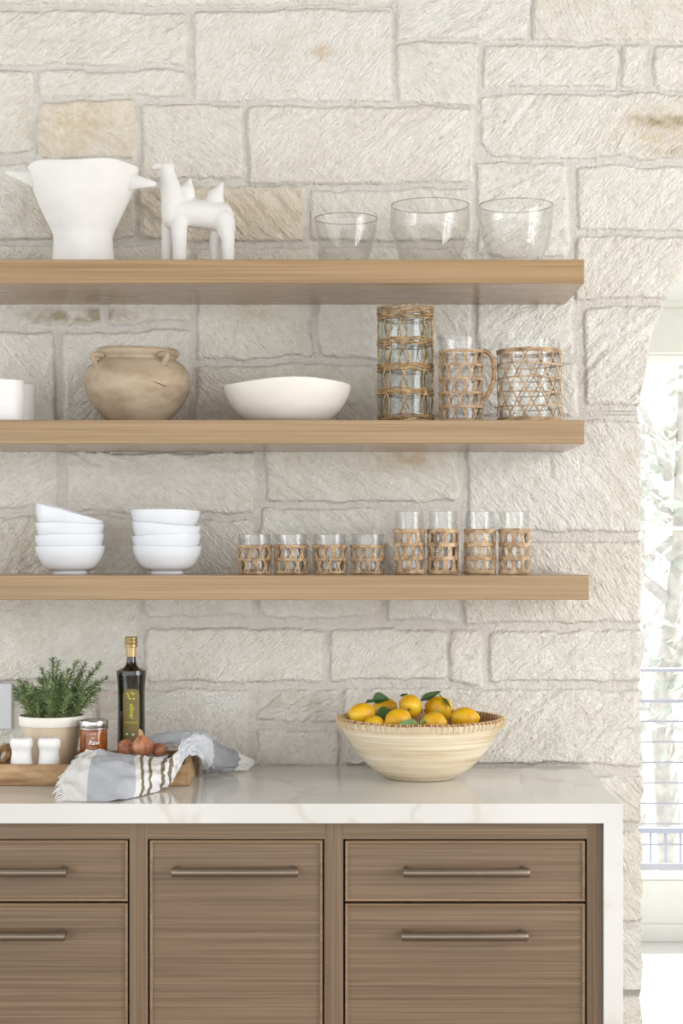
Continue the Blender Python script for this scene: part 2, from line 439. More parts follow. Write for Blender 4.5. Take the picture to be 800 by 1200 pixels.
def wall():
    xs = np.concatenate([np.arange(-1.62, -.86, .02), np.arange(-.86, .80, .004), np.arange(.80, 2.31, .02)])
    zs = np.concatenate([np.arange(0, .40, .02), np.arange(.40, 2.72, .004), np.arange(2.72, 3.13, .02)])
    GX, GZ = np.meshgrid(xs, zs)
    PX = VX+GX*F/WD; PY = VY+(CZ-GZ)*F/WD
    wobx = fbm(PX/38, PY/38, 3, 3)*2.6; woby = fbm(PX/38, PY/38, 33, 3)*2.6
    H = np.zeros_like(PX); tint = np.zeros_like(PX)
    rr = np.random.default_rng(5)
    rough = fbm(PX/16, PY/16, 51, 4)*.0015+fbm(PX/5.0, PY/5.0, 81, 2)*.0009
    CU = np.zeros_like(PX); CV = np.zeros_like(PX); CI = np.zeros_like(PX); BEST = np.full_like(PX, 1e9)
    for (x0, y0, x1, y1) in STONES:
        warm = rr.uniform(.0, .4); ang = rr.choice([-1, 1])*rr.uniform(.55, 1.0); dep = rr.uniform(.3, 1.0); til = rr.uniform(-1, 1, 2)*.0013
        if (x0, y0) in ((46, 117), (163, 218)): warm, dep, ang = .95, 1.5, -.8
        if (x0, y0) == (687, 360): ang, dep = .75, 1.3
        if (x0, y0) == (300, 808): ang, dep = .45, 2.4
        if (x0, y0) in ((77, 530), (311, 508)): ang, dep = -.6, 1.0
        m = (PX > x0-8) & (PX < x1+8) & (PY > y0-8) & (PY < y1+8)
        if not m.any(): continue
        px, py = PX[m]+wobx[m], PY[m]+woby[m]
        cx, cy, hx, hy = (x0+x1)/2, (y0+y1)/2, (x1-x0)/2, (y1-y0)/2
        rad = min(rr.uniform(2.5, 6), hx*.4, hy*.4)
        qx = np.abs(px-cx)-hx+rad; qy = np.abs(py-cy)-hy+rad
        sd = np.hypot(np.maximum(qx, 0), np.maximum(qy, 0))+np.minimum(np.maximum(qx, qy), 0)-rad
        if (x0, y0) == (563, 110):   # chipped corner of the long stone
            sd = np.maximum(sd, ((py-(165))-(px-563)*1.15)*.65)
        t = np.clip((-sd+1.2)/3.6, 0, 1); t = t*t*(3-2*t)
        ca, sa = math.cos(ang), math.sin(ang)
        u = px*sa+py*ca; v = px*ca-py*sa
        ch = fbm(u/7.5+vnoise(v/30, u/30, 7)*.8, v/75, 91, 2)
        face = .0068+dep*.0028*ch+til[0]*(px-cx)/hx+til[1]*(py-cy)/hy
        h = t*face
        nw = sd < BEST[m]; bq = BEST[m]; BEST[m] = np.where(nw, sd, bq)
        for A_, val in ((CU, u/3.4), (CV, v/15.0), (CI, u*0+(x0*13+y0*7) % 97)): q_ = A_[m]; A_[m] = np.where(nw, val, q_)
        cur = H[m]; H[m] = np.where(h > cur, h, cur); tt = tint[m]; tint[m] = np.where(h > cur, warm, tt)
    stone = np.clip(H/.0055, 0, 1)
    H = H+rough*(.35+.65*stone)+fbm(PX/90, PY/90, 22, 2)*.0012
    mort = 1-np.clip((H-.0008)/.0035, 0, 1)
    def blob(lst, seed):
        s = np.zeros_like(PX)
        for (bx, by, rx, ry, k) in lst:
            s = np.maximum(s, k*np.exp(-(((PX-bx)/rx)**2+((PY-by)/ry)**2)))
        return np.clip(s*(.75+.6*fbm(PX/14, PY/9, seed, 3)), 0, 1)*(1-mort*.6)
    warm_s = blob([(375, 61, 14, 9, 1), (780, 150, 60, 28, .8), (300, 365, 16, 8, .8), (480, 540, 36, 13, .9), (90, 150, 60, 40, .5), (120, 250, 60, 40, .55),
                   (300, 250, 60, 30, .45), (120, 822, 18, 18, .7), (60, 640, 70, 40, .3), (65, 260, 70, 60, .4), (735, 560, 20, 60, .3)], 61)
    dark_s = blob([(95, 370, 60, 9, 1.4), (775, 142, 40, 6, 1.3), (790, 178, 26, 5, .6), (60, 310, 80, 10, .6), (350, 822, 45, 16, .5)], 71)
    Y = .0085-H        # stone faces stand near y = 0, mortar lies 1 cm deeper
    # arch opening
    acx, ar, azs = 1.261, .574, 1.7456
    jit = fbm(GZ*22, GX*3, 41, 3)*.0035+mort*.004
    dz = np.maximum(GZ-azs, 0)
    dist = np.where(GZ <= azs, np.abs(GX-acx), np.hypot(GX-acx, GZ-azs))
    inside = dist < ar+jit
    nz, nx = GX.shape
    idx = np.arange(nx*nz).reshape(nz, nx)
    q = np.stack([idx[:-1, :-1], idx[:-1, 1:], idx[1:, 1:], idx[1:, :-1]], -1).reshape(-1, 4)
    ins = inside.ravel()
    q = q[~ins[q].all(1)]
    used = np.zeros(nx*nz, bool); used[q.ravel()] = True
    b = used & ins                      # rim vertices are pulled onto the arch curve
    gx, gz, gy = GX.ravel().copy(), GZ.ravel().copy(), Y.ravel().copy()
    R = (ar+jit).ravel(); low = gz <= azs
    s = np.sign(gx-acx); k = b & low; gx[k] = acx+s[k]*R[k]
    k = b & ~low; ang = np.arctan2(gz[k]-azs, gx[k]-acx); gx[k] = acx+np.cos(ang)*R[k]; gz[k] = azs+np.sin(ang)*R[k]
    gy[b] += .006
    # jamb: extrude rim edges through the wall
    e = np.concatenate([q[:, [0, 1]], q[:, [1, 2]], q[:, [2, 3]], q[:, [3, 0]]])
    es = np.sort(e, 1); _, inv, cnt = np.unique(es, axis=0, return_inverse=True, return_counts=True)
    rim = e[(cnt[inv] == 1)]; rim = rim[b[rim].all(1)]
    remap = -np.ones(nx*nz, int); un = np.where(used)[0]; remap[un] = np.arange(len(un))
    V = np.stack([gx, gy, gz], 1)[un]
    rv = np.unique(rim.ravel()); steps = 6; n0 = len(V); layers = []
    for L in range(steps+1):
        P = np.stack([gx[rv], gy[rv]+.36*L/steps+.0005, gz[rv]], 1)
        if 0 < L: P[:, 0] += fbm(P[:, 2]*18, P[:, 1]*18, 47, 2)*.004
        layers.append(P)
    rmap = {int(v): i for i, v in enumerate(rv)}
    V = np.concatenate([V]+layers)
    faces = remap[q].tolist(); nr = len(rv)
    for a_, b_ in rim:
        i, j = rmap[int(a_)], rmap[int(b_)]
        for L in range(steps):
            faces.append((n0+L*nr+j, n0+L*nr+i, n0+(L+1)*nr+i, n0+(L+1)*nr+j))
    # solid back of the wall
    n1 = len(V)
    o = link_mesh('wall_back', V, faces, M['stone'])
    def put(name, arr):
        a = o.data.attributes.new(name, 'FLOAT', 'POINT')
        full = np.concatenate([arr.ravel()[un]]+[arr.ravel()[rv]]*(steps+1)).astype(np.float32)
        a.data.foreach_set('value', full)
    av = o.data.attributes.new('chisel', 'FLOAT_VECTOR', 'POINT')
    C3 = np.stack([CU.ravel(), CV.ravel(), CI.ravel()], 1); C3 = np.concatenate([C3[un]]+[C3[rv]]*(steps+1)).astype(np.float32)
    av.data.foreach_set('vector', C3.ravel())
    put('tint', tint); put('mortar', mort); put('warm_stain', warm_s); put('dark_stain', dark_s)
    return struct(o)
wall()
# ---------------------------------------------------------------- the rest of the setting
def sbox(name, b, mat, bev=0):
    return struct(MB().box(*b, bev=bev).build(name, mat, smooth=False))
FY = 2.25             # the window wall beyond the arch
sbox('floor', (-3.2, 2.6, -8.0, .10, -.12, 0), M['kitchen_floor'])
sbox('floor_far', (-3.2, 2.6, .10, FY+.15, -.12, 0), M['white_floor'])
sbox('ceiling', (-3.2, 2.6, -8.0, .10, 3.1, 3.2), M['ceiling'])
sbox('ceiling_far', (-3.2, 2.6, .10, FY+.15, 3.1, 3.2), M['white_paint'])
sbox('added_sun_eave', (2.6, 4.6, -8.0, 0, 3.1, 3.2), M['ceiling'])  # unseen eave, added to keep the sun out of the kitchen window
# window wall beyond the arch: bottom rail panel, header, upper wall, sides
zs_, zh = Z(1033, WD+FY), Z(415, WD+FY)
sbox('wall_far', (-1.6, 2.6, FY+.02, FY+.14, Z(357, WD+FY), 3.1), M['white_paint'])
sbox('trim_1', (-1.6, 2.6, FY-.05, FY+.14, zh, Z(362, WD+FY)), M['header_paint'], .004)
sbox('trim_2', (-1.6, 2.6, FY-.065, FY+.02, Z(362, WD+FY)-.002, Z(356, WD+FY)), M['header_paint'], .003)
sbox('wall_below_window', (-1.6, 2.6, FY, FY+.14, 0, zs_), M['panel_paint'])
sbox('baseboard_far', (-1.6, 2.6, FY-.018, FY, 0, .062), M['panel_paint'], .003)
sbox('wall_right_front', (2.6, 2.75, -5.5, -4.2, 0, 3.1), M['white_paint'])
w1 = empty('window_1', (0, FY+.05, 0)); struct(w1)
fr = MB()
fr.box(-1.6, 2.6, -.03, .03, zs_, zs_+.018, bev=.003)
fr.box(-1.6, 2.6, -.03, .03, zh-.03, zh, bev=.003)
for x in (-1.0, -.15, .70, 1.55, 2.4): fr.box(x-.03, x+.03, -.028, .028, zs_, zh, bev=.003)
fr.box(-1.6, 2.6, -.012, .012, Z(621, WD+FY), Z(616.5, WD+FY), bev=.002)
fr.build('window_frame', M['white_paint'], w1, smooth=False)
MB().box(-1.6, 2.6, -.002, .002, zs_+.01, zh-.02).build('pane', M['window_glass'], w1, smooth=False)
# right hand wall of the kitchen with the big divided window that lights it
RX = 2.6
sbox('wall_right_lower', (RX, RX+.15, -4.2, 0, 0, .55), M['white_paint'])
sbox('wall_right_upper', (RX, RX+.15, -4.2, 0, 2.75, 3.1), M['white_paint'])
sbox('wall_right_pier', (RX, RX+.15, -.5, 0, .55, 2.75), M['white_paint'])
sbox('wall_right_end', (RX, RX+.15, 0, FY+.15, 0, .2), M['white_paint'])
sbox('wall_right_corner', (RX, RX+.15, FY-.12, FY+.15, .2, 3.1), M['white_paint'])
w2 = empty('window_2', (RX+.06, -2.35, 0)); struct(w2)
fr = MB()
for k in range(5): fr.box(-.03, .03, -1.85+k*.925-.035, -1.85+k*.925+.035, .55, 2.75, bev=.003)
for z in (.57, 1.1, 1.65, 2.2, 2.73): fr.box(-.025, .025, -1.85, 1.85, z-.022, z+.022, bev=.003)
fr.build('window_frame', M['white_paint'], w2, smooth=False)

# outdoors: deck, cable railing, a lower balustrade, two trees
sbox('deck', (-3, 4.5, FY+.16, 4.3, -.25, -.13), M['deck'])
rl = tag(empty('cable_railing', (0, 4.0, 0)), 'grey cable railing with thin horizontal lines outside the arch window', 'railing')
D8 = 8.0
MB().box(-3, 4.5, -.025, .025, Z(787, D8), Z(783, D8), bev=.003).build('top_rail', M['steel'], rl, smooth=False)
MB().box(-3, 4.5, -.02, .02, Z(823.5, D8), Z(820, D8), bev=.003).build('upper_rail', M['steel'], rl, smooth=False)
MB().box(-3, 4.5, -.02, .02, Z(1019, D8), Z(1012, D8), bev=.004).build('bottom_rail', M['steel'], rl, smooth=False)
for py in (845.5, 869.5, 893.5, 917.5, 941.5, 965.5, 989.5):
    MB().tube([(-3, 0, Z(py, D8)), (4.5, 0, Z(py, D8))], .0045, 8).build('cable', M['steel'], rl)
for x in (-1.2, .6, 2.4, 4.2):
    MB().box(x-.025, x+.025, -.025, .025, -.13, Z(782, D8)).build('post', M['steel'], rl, smooth=False)
D11 = 11.0
bl = tag(empty('garden_balustrade', (0, 7.0, 0)), 'pale balustrade with upright bars beyond the cable railing', 'railing')
MB().box(-2, 6, -.02, .02, Z(976, D11), Z(970, D11)).build('handrail', M['steel'], bl, smooth=False)
MB().box(-2, 6, -.02, .02, Z(1031, D11), Z(1026, D11)).build('base_rail', M['steel'], bl, smooth=False)
for k in range(-8, 20):
    x = X(762+17.6*k, D11)
    MB().box(x-.007, x+.007, -.007, .007, Z(1028, D11), Z(973, D11)).build('baluster', M['steel'], bl, smooth=False)
def tree(name, label, px, D, h, seed, crowns):
    r = random.Random(seed); t = tag(empty(name, (X(px, D), D-WD, -3.0)), label, 'tree')
    tr = MB()
    tr.tube([(0, 0, 0), (.05, 0, 1.5), (-.05, 0, 3.2), (.08, 0, h*.7), (.1, 0, h*.95)], [.12, .1, .085, .06, .02], 10)
    for k in range(9):
        z = h*(.45+.05*k); a = k*2.4
        tr.tube([(0, 0, z), (.5*math.cos(a), .5*math.sin(a), z+.4), (1.1*math.cos(a), 1.1*math.sin(a), z+.7)], [.05, .03, .012], 7)
    tr.build('trunk', M['bark'], t)
    lf = MB()
    for (cx, cy, cz, R, n) in crowns:
        for _ in range(n):
            d = Vector((r.gauss(0, 1), r.gauss(0, 1), r.gauss(0, 1))).normalized()*R*r.random()**.45
            p = Vector((cx, cy, cz))+d
            a = Vector((r.uniform(-1, 1), r.uniform(-1, 1), r.uniform(-.6, .6))).normalized()
            b = a.cross(Vector((r.uniform(-1, 1), r.uniform(-1, 1), r.uniform(-1, 1)))).normalized()
            L = r.uniform(.05, .1); w = L*.38
            lf.add([p-a*L, p+b*w, p+a*L, p-b*w], [(0, 1, 2, 3)])
    lf.build('foliage', M['foliage'], t)
tree('broadleaf_tree', 'pale sunlit tree filling the window beyond the arch', 783, 13.0, 6.2, 3,
     [(0, 0, 5.6, 1.1, 420), (.5, .4, 4.4, 1.0, 260), (-.7, .2, 4.9, .9, 300), (.1, -.3, 3.4, .7, 160), (1.2, .5, 5.4, 1.0, 250)])
tree('olive_tree', 'faint tree seen behind the railing left of the window view', 742, 16.0, 6.0, 5,
     [(0, 0, 4.6, 1.2, 300), (.3, 0, 3.4, .9, 200), (-.8, 0, 5.4, 1.1, 250)])

# ---------------------------------------------------------------- counter and cabinets
CD = 3.40; CY = CD-WD                       # counter front edge
CT = Z(942, CD); CB = Z(965, CD)            # its top and the underside of its edge
CXR = X(730, CD); CXI = X(707.5, CD)        # waterfall side
CL = -1.02
bm_ = MB()
# one mitred slab: the top turns down the right end to the floor (profile in x-z swept along y)
pr = [(CL, CT), (CXR-.002, CT), (CXR, CT-.002), (CXR, .001), (CXI, .001), (CXI, CB), (CL, CB)]
n = len(pr); v = []
for (y, ins) in ((CY+.0015, 0), (-.004, 0)): v += [(x, y, z) for x, z in pr]
bm_.add(v, [tuple(range(n-1, -1, -1)), tuple(range(n, 2*n))]+[(i, (i+1) % n, (i+1) % n+n, i+n) for i in range(n)])
ct = bm_.build('countertop', M['quartz'], smooth=False)
tag(ct, 'white veined quartz countertop with a waterfall side at its right end', 'countertop')

FD = 3.42; FYY = FD-WD                      # face frame plane
def cx(px): return X(px, FD)
def cz(py): return Z(py, FD)
def bead_front(parent, name, x0, x1, z0, z1):
    """inset front: flat panel set behind a thin raised bead"""
    b = MB(); y0 = FYY+.001; w = .0062
    b.box(x0+w, x1-w, y0+.0055, y0+.02, z0+w, z1-w)
    p = b.build(name, M['cab_x'], parent, smooth=False)
    e = MB()
    def side(a, b2, horizontal):
        pass
    def prism(c0, c1, d0, d1):
        # bead with a rounded section, mitred ends: c outer corners, d inner corners
        lo = [(c0, y0+.02), (c0, y0+.0015)]
        v = []
        for (o_, i_) in ((c0, d0), (c1, d1)):
            o_ = Vector((o_[0], 0, o_[1])); i_ = Vector((i_[0], 0, i_[1]))
            for t_, y in ((0, .02), (0, .0016), (.25, .0002), (.6, .0004), (.9, .002), (1, .0056), (1, .02)):
                p_ = o_.lerp(i_, t_); v.append((p_.x, y0+y, p_.z))
        m = 7
        e.add(v, [(i, i+1, m+i+1, m+i) for i in range(m-1)])
    O = [(x0, z0), (x1, z0), (x1, z1), (x0, z1)]; I = [(x0+w, z0+w), (x1-w, z0+w), (x1-w, z1-w), (x0+w, z1-w)]
    for k in range(4): prism(O[k], O[(k+1) % 4], I[k], I[(k+1) % 4])
    e.build('bead_moulding', M['cab_edge'], p, smooth=True)
    return p
def pull(parent, x0, x1, zc):
    b = MB(); y = FYY+.006; out = .032; r = .0092
    b.tube([(x0, y-out, zc), (x0+.002, y-out, zc), (x1-.002, y-out, zc), (x1, y-out, zc)], [r*.9, r, r, r*.9], 24)
    for x, s in ((x0+.009, 1), (x1-.009, -1)):
        b.tube([(x, y+.001, zc+.001), (x, y-.004, zc+.001), (x, y-.006, zc), (x, y-out, zc)], [.0076, .0076, .0070, .0070], 16)
    return b.build('handle', M['bronze'], parent)
def cabinet(name, label, fx0, fx1, ox0, ox1, fronts, first):
    """fx: cabinet extent, ox: opening (photo px); fronts: (kind, y0, y1, handle y, handle x0, x1)"""
    c = tag(empty(name, ((cx(fx0)+cx(fx1))/2, FYY, 0)), label, 'cabinet', 'lower cabinets under the countertop')
    ox = c.location.x
    def sub(o): o.location = (-ox, -FYY, 0); return o
    X0, X1, A, B = cx(fx0), cx(fx1), cx(ox0), cx(ox1)
    zt, zo = CB-.0008, cz(983.2)
    zb = .13
    if fx1 > 700: X1 = CXI-.0015
    k = MB(); k.box(X0+.001, X1-.001, FYY+.022, -.03, .0, zt-.001)
    sub(k.build('carcass', M['hollow_shade'], c, smooth=False))
    for (a, b2, z0, z1, nm, mt) in ((X0, A, .10, zt, 'stile', 'cab_z'), (B, X1, .10, zt, 'stile', 'cab_z'), (A, B, zo, zt, 'rail', 'cab_x'), (A, B, .10, zb, 'rail', 'cab_x')):
        sub(MB().box(a, b2, FYY, FYY+.021, z0, z1).build(nm, M[mt], c, smooth=False))
    MB().box(X0, X1, FYY+.06, FYY+.08, 0, .10).build('toe_kick', M['cab_x'], c, smooth=False).location = (-ox, -FYY, 0)
    for (kind, y0, y1, hy, hx0, hx1) in fronts:
        z1 = cz(y0); z0 = cz(y1) if y1 else zb+.003
        p = sub(bead_front(c, kind, A+.0036, B-.0036, z0, z1))
        pull(p, X(hx0, FD-.03), X(hx1, FD-.03), Z(hy, FD-.03))
    return c
cabinet('drawer_cabinet', 'brown oak drawer cabinet at the left below the wooden tray', -166, 163, -144, 151.8,
        [('drawer', 985, 1056.6, 1023, -70, 77.5), ('drawer', 1059, 1232, 1098, -72, 76), ('drawer', 1234.5, None, 1272, -72, 76)], True)
cabinet('door_cabinet', 'brown oak cabinet with one tall panel door between two drawer cabinets', 163, 391, 173, 380,
        [('door', 985, None, 1023, 201, 349)], False)
cabinet('drawer_cabinet', 'brown oak drawer cabinet at the right beside the white waterfall end', 391, 707, 402, 687.6,
        [('drawer', 985.5, 1056.6, 1023.3, 472.5, 620.5), ('drawer', 1059.4, 1232, 1098, 470.5, 618.5), ('drawer', 1234.5, None, 1272, 471, 619)], False)

# ---------------------------------------------------------------- floating shelves
SD = 3.68
TOP, MID, LOW = Z(304, SD), Z(492, SD), Z(674.2, SD)
def shelf(label, px_right, zt, zb):
    o = MB().box(CL, X(px_right, SD), SD-WD, .004, zb, zt, bev=.0018).build('floating_shelf', M['oak'], smooth=False)
    return tag(o, label, 'shelf', 'oak floating shelves')
shelf('topmost thick oak shelf carrying the camel figurine and glass bowls', 684.6, TOP, Z(332, SD))
shelf('middle thick oak shelf carrying the clay pot and cane wrapped vases', 684.9, MID, Z(520.2, SD))
shelf('lowest thick oak shelf carrying stacked white bowls and eight tumblers', 690.4, LOW, Z(703, SD))

# wall plate at the left edge
sp = tag(empty('switch_plate', (X(-24, 3.99), -.001, Z(828, 3.99))), 'white electrical wall plate on the stone left of the rosemary', 'switch plate')
MB().box(-.074, .074, -.0065, .004, -.053, .053, bev=.0025).build('cover', M['switch'], sp, smooth=False)
for x in (-.028, .018):
    MB().box(x-.0165, x+.0165, -.0095, -.005, -.0335, .0335, bev=.0012).build('rocker', M['switch'], sp, smooth=False)

# ---------------------------------------------------------------- top shelf
TOP += .0006; MID += .0006; LOW += .0006   # things stand a hair above the boards
def at(px, D, z): return (X(px, D), D-WD, z)
# white footed vessel with pinched wings
D = 3.83
o = tag(empty('footed_vessel', at(97.5, D, TOP)), 'white matte clay vessel with pinched wing handles standing left of the camel', 'vessel')
H = Z(199, D)-TOP
zw = Z(280, D)-TOP
outer = smooth_prof([(.073, 0), (.0705, .012), (.0665, .035), (.0648, zw-.008), (.0668, zw+.012), (.0795, .1085), (.0957, .1445), (.110, .1805), (.1205, H)], 6)
def wob(a, r, z):
    k = z/H
    return (r*(1+.018*math.sin(2*a+.6)*k+.012*math.sin(5*a+1.1+6*k)+.006*math.sin(9*a+3*k)), z+k*k*.0035*math.sin(2*a+2.2)+k*k*.002*math.sin(5*a))
MB().lathe(shell_profile(outer, .007), 96, wob=wob).build('body', M['plaster'], o)
def wing(p0, p1, tip, w, thick):
    """hollow-looking pinched lip: a tapered flattened horn"""
    P = [Vector(p) for p in (p0, p1, tip)]
    pts = catmull(P, 7); m = len(pts)
    rad = [w*(1-(i/(m-1))**1.25*.86) for i in range(m)]
    return pts, rad
for (pts, w, fl) in (([(-.092, -.035, H-.030), (-.122, -.045, H-.024), (-.163, -.05, H-.016)], .0125, 1.75),
                     ([(-.070, .07, H-.030), (-.086, .078, H-.006), (-.094, .08, H+.012)], .020, .7),
                     ([(.090, -.02, H-.030), (.122, -.028, H-.033), (.166, -.034, H-.039)], .0125, 1.9)):
    p, r = wing(*pts, w, fl)
    b = MB().tube(p, r, 14, flat=fl); b.build('wing_handle', M['plaster'], o)

# camel figurine: one continuous body grown by voxel remesh
def figure(name, capsules, voxel, mat, parent, smooth_it=3):
    b = MB()
    for (p, q, r0, r1) in capsules:
        p = Vector(p); q = Vector(q); n = 8
        d = (q-p); L = d.length or 1e-6; d = d/L
        pts = []; rad = []
        for i in range(5): a = PI/2*i/4; pts.append(p-d*(r0*math.cos(a))); rad.append(max(r0*math.sin(a), .0004))
        for i in range(1, n): pts.append(p.lerp(q, i/n)); rad.append(r0+(r1-r0)*i/n)
        for i in range(5): a = PI/2*i/4; pts.append(q+d*(r1*math.sin(a))); rad.append(max(r1*math.cos(a), .0004))
        b.tube(pts, rad, 18)
    o = b.build(name, mat, parent)
    m = o.modifiers.new('r', 'REMESH'); m.mode = 'VOXEL'; m.voxel_size = voxel; m.use_smooth_shade = True
    m2 = o.modifiers.new('s', 'SMOOTH'); m2.factor = .5; m2.iterations = smooth_it
    dg = bpy.context.evaluated_depsgraph_get()
    me = bpy.data.meshes.new_from_object(o.evaluated_get(dg)); o.modifiers.clear(); o.data = me
    me.name = name; me.materials.clear(); me.materials.append(mat)
    me.polygons.foreach_set('use_smooth', [True]*len(me.polygons))
    return o
D = 3.83; cxp = 231
def cp(px, py, dy=0.0): return Vector((X(px, D)-X(cxp, D), dy, Z(py, D)-TOP))
caps = [
 (cp(198, 196.5), cp(185, 194.5), .0125, .0085), (cp(185, 194.5), cp(179.5, 196.5), .0085, .0068),
 (cp(194, 192), cp(193.3, 182), .006, .0028), (cp(199, 193, .008), cp(198, 184, .010), .0055, .0026),
 (cp(195, 197), cp(198.5, 215), .0145, .0215), (cp(198.5, 215), cp(204.5, 238), .0215, .0300),
 (cp(203.5, 238), cp(205, 254), .0290, .0300),
 (cp(208, 249), cp(235, 250.5), .0310, .0320), (cp(235, 250.5), cp(256.5, 254), .0320, .0335),
 (cp(217, 242), cp(218.5, 225), .0240, .0190), (cp(218.5, 225), cp(222.4, 211), .0190, .0050),
 (cp(250, 243), cp(252.5, 230), .0230, .0180), (cp(252.5, 230), cp(259.8, 216), .0180, .0055),
 (cp(210.5, 262, -.016), cp(211.5, 314, -.018), .0185, .0145),
 (cp(196.5, 258, .016), cp(194.8, 314, .020), .0160, .0125),
 (cp(262, 259, -.014), cp(267.5, 282, -.016), .0240, .0150), (cp(267.5, 282, -.016), cp(268.2, 314, -.016), .0150, .0130),
 (cp(257, 261, .016), cp(251.5, 286, .020), .0220, .0140), (cp(251.5, 286, .020), cp(252, 314, .020), .0140, .0125),
 (cp(271.5, 256), cp(274, 270), .0065, .0045),
]
o = figure('camel_figurine', caps, .0032, M['plaster'], None)
o.location = at(cxp, D, TOP)
zmin = min(v.co.z for v in o.data.vertices)
for v_ in o.data.vertices:
    if v_.co.z < .0005: v_.co.z = 0.0005
tag(o, 'white matte two humped camel figurine with long neck', 'figurine')

# thin glass bowls
def glass_bowl(label, px, pts, t=.0022):
    o = tag(empty('glass_bowl', at(px, 3.83, TOP)), label, 'bowl', 'clear glass bowls on the top shelf')
    prof = shell_profile(smooth_prof(pts, 6), t)
    MB().lathe(prof, 72).build('bowl_body', M['bowl_glass'], o)
    rr, rz = pts[-1]
    P = [((rr-.0008)*math.cos(2*PI*k/72), (rr-.0008)*math.sin(2*PI*k/72), rz+.0006) for k in range(73)]
    MB().tube(P, .0013, 8, caps=False).build('rim', M['rim_glass'], o)
    r0 = pts[0][0]
    MB().lathe([(r0*.9, 0), (r0*1.02, .001), (r0*1.06, .0035), (r0*1.0, .006), (r0*.86, .0062), (r0*.8, .003)], 56, cap0=False).build('foot_ring', M['bowl_glass'], o)
    return o
s = 3.83/F
hb = Z(256.5, 3.83)-TOP
glass_bowl('smallest clear glass bowl, nearest the camel on the top shelf', 405.2, [(.034, 0), (.046, .004), (.0505, .02), (.059, .05), (.0665, .08), (.0695, hb-.018), (.0700, hb)])
hb = Z(241, 3.83)-TOP
glass_bowl('clear glass bowl with the widest round belly, middle of three', 503.7, [(.044, 0), (.060, .005), (.069, .028), (.081, .066), (.0885, .098), (.0892, hb-.02), (.0868, hb)])
glass_bowl('tall sided clear glass bowl nearest the shelf end', 604.3, [(.046, 0), (.0565, .004), (.060, .022), (.072, .058), (.0805, .095), (.0828, hb-.022), (.0822, hb)])

# ---------------------------------------------------------------- middle shelf
def ribbed_cup(label, px, D):
    o = empty('ribbed_cup', at(px, D, MID)); tag(o, label, 'cup', 'white ribbed cups at the left edge')
    h = Z(446, 3.76)-MID
    pts = [(.040, 0), (.0425, .002)]+[(.0432+.0006*math.sin(i*1.9)+.0003*math.sin(i*.7), .004+(h-.006)*i/36) for i in range(37)]+[(.0433, h)]
    MB().lathe(shell_profile(pts, .003), 64, wob=lambda a, r, z: (r*(1+.008*math.sin(3*a+1)), z+.0012*math.sin(2*a)*z/h)).build('cup_body', M['ribbed'], o)
ribbed_cup('white ribbed ceramic cup at the left edge, nearer the shelf front', 4.5, 3.765)
ribbed_cup('white ribbed ceramic cup standing behind another at the left edge', 18.8, 3.868)
# terracotta pot with lugs
D = 3.83
o = tag(empty('clay_pot', at(161, D, MID)), 'squat aged tan clay pot with two small loop lugs and a crack', 'pot')
h = Z(411.5, D)-MID
pts = smooth_prof([(.062, 0), (.066, .006), (.074, .014), (.094, .036), (.1125, .066), (.1178, .09), (.1145, .112), (.100, .132), (.0865, .1415), (.0850, .146), (.0885, h-.014), (.0925, h-.009), (.0930, h-.003), (.0900, h)], 5)
MB().lathe(shell_profile(pts, .007), 96, wob=lambda a, r, z: (r*(1+.006*math.sin(3*a)+.004*math.sin(7*a+z*40)), z+.0012*math.sin(2*a+.5)*z/h)).build('pot_body', M['terracotta'], o)
for a in (math.radians(217), math.radians(-49)):
    P = []
    for k in range(9):
        q = PI*k/8
        rr = .0955+.018*math.sin(q)-.0*k; zz = .150-.026*k/8
        side = .0
        P.append((math.cos(a)*rr, math.sin(a)*rr, zz+.006*math.sin(q)))
    P[0] = (math.cos(a)*.086, math.sin(a)*.086, .148); P[-1] = (math.cos(a)*.104, math.sin(a)*.104, .122)
    MB().tube(P, [.0075, .0068, .006, .0056, .0056, .0056, .006, .0068, .008], 12).build('lug', M['terracotta'], o)
P = []
rr_ = random.Random(2)
for k in range(15):
    a = math.radians(-72)+k*.026; z = .088-.012*k/14+rr_.uniform(-.0012, .0012)+(.004 if k < 3 else 0)
    P.append((.1176*math.cos(a), .1176*math.sin(a), z))
MB().tube(P, [.0003]+[.0009]*13+[.0003], 5).build('crack', M['crack'], o)
# white shallow bowl
D = 3.82
o = empty('serving_bowl', at(336.5, D, MID)); tag(o, 'wide shallow white ceramic bowl beside the clay pot', 'bowl')
h = Z(451.5, D)-MID
pts = smooth_prof([(.074, 0), (.080, .002), (.096, .012), (.117, .032), (.131, .055), (.1385, .075), (.1402, h)], 6)
MB().lathe(shell_profile(pts, .006), 96, wob=lambda a, r, z: (r*(1+.012*math.sin(2*a+.4)*z/h), z+(.0032*math.sin(2*a+3.6)+.0022*math.sin(3*a))*z/h)).build('bowl_body', M['bisque'], o)

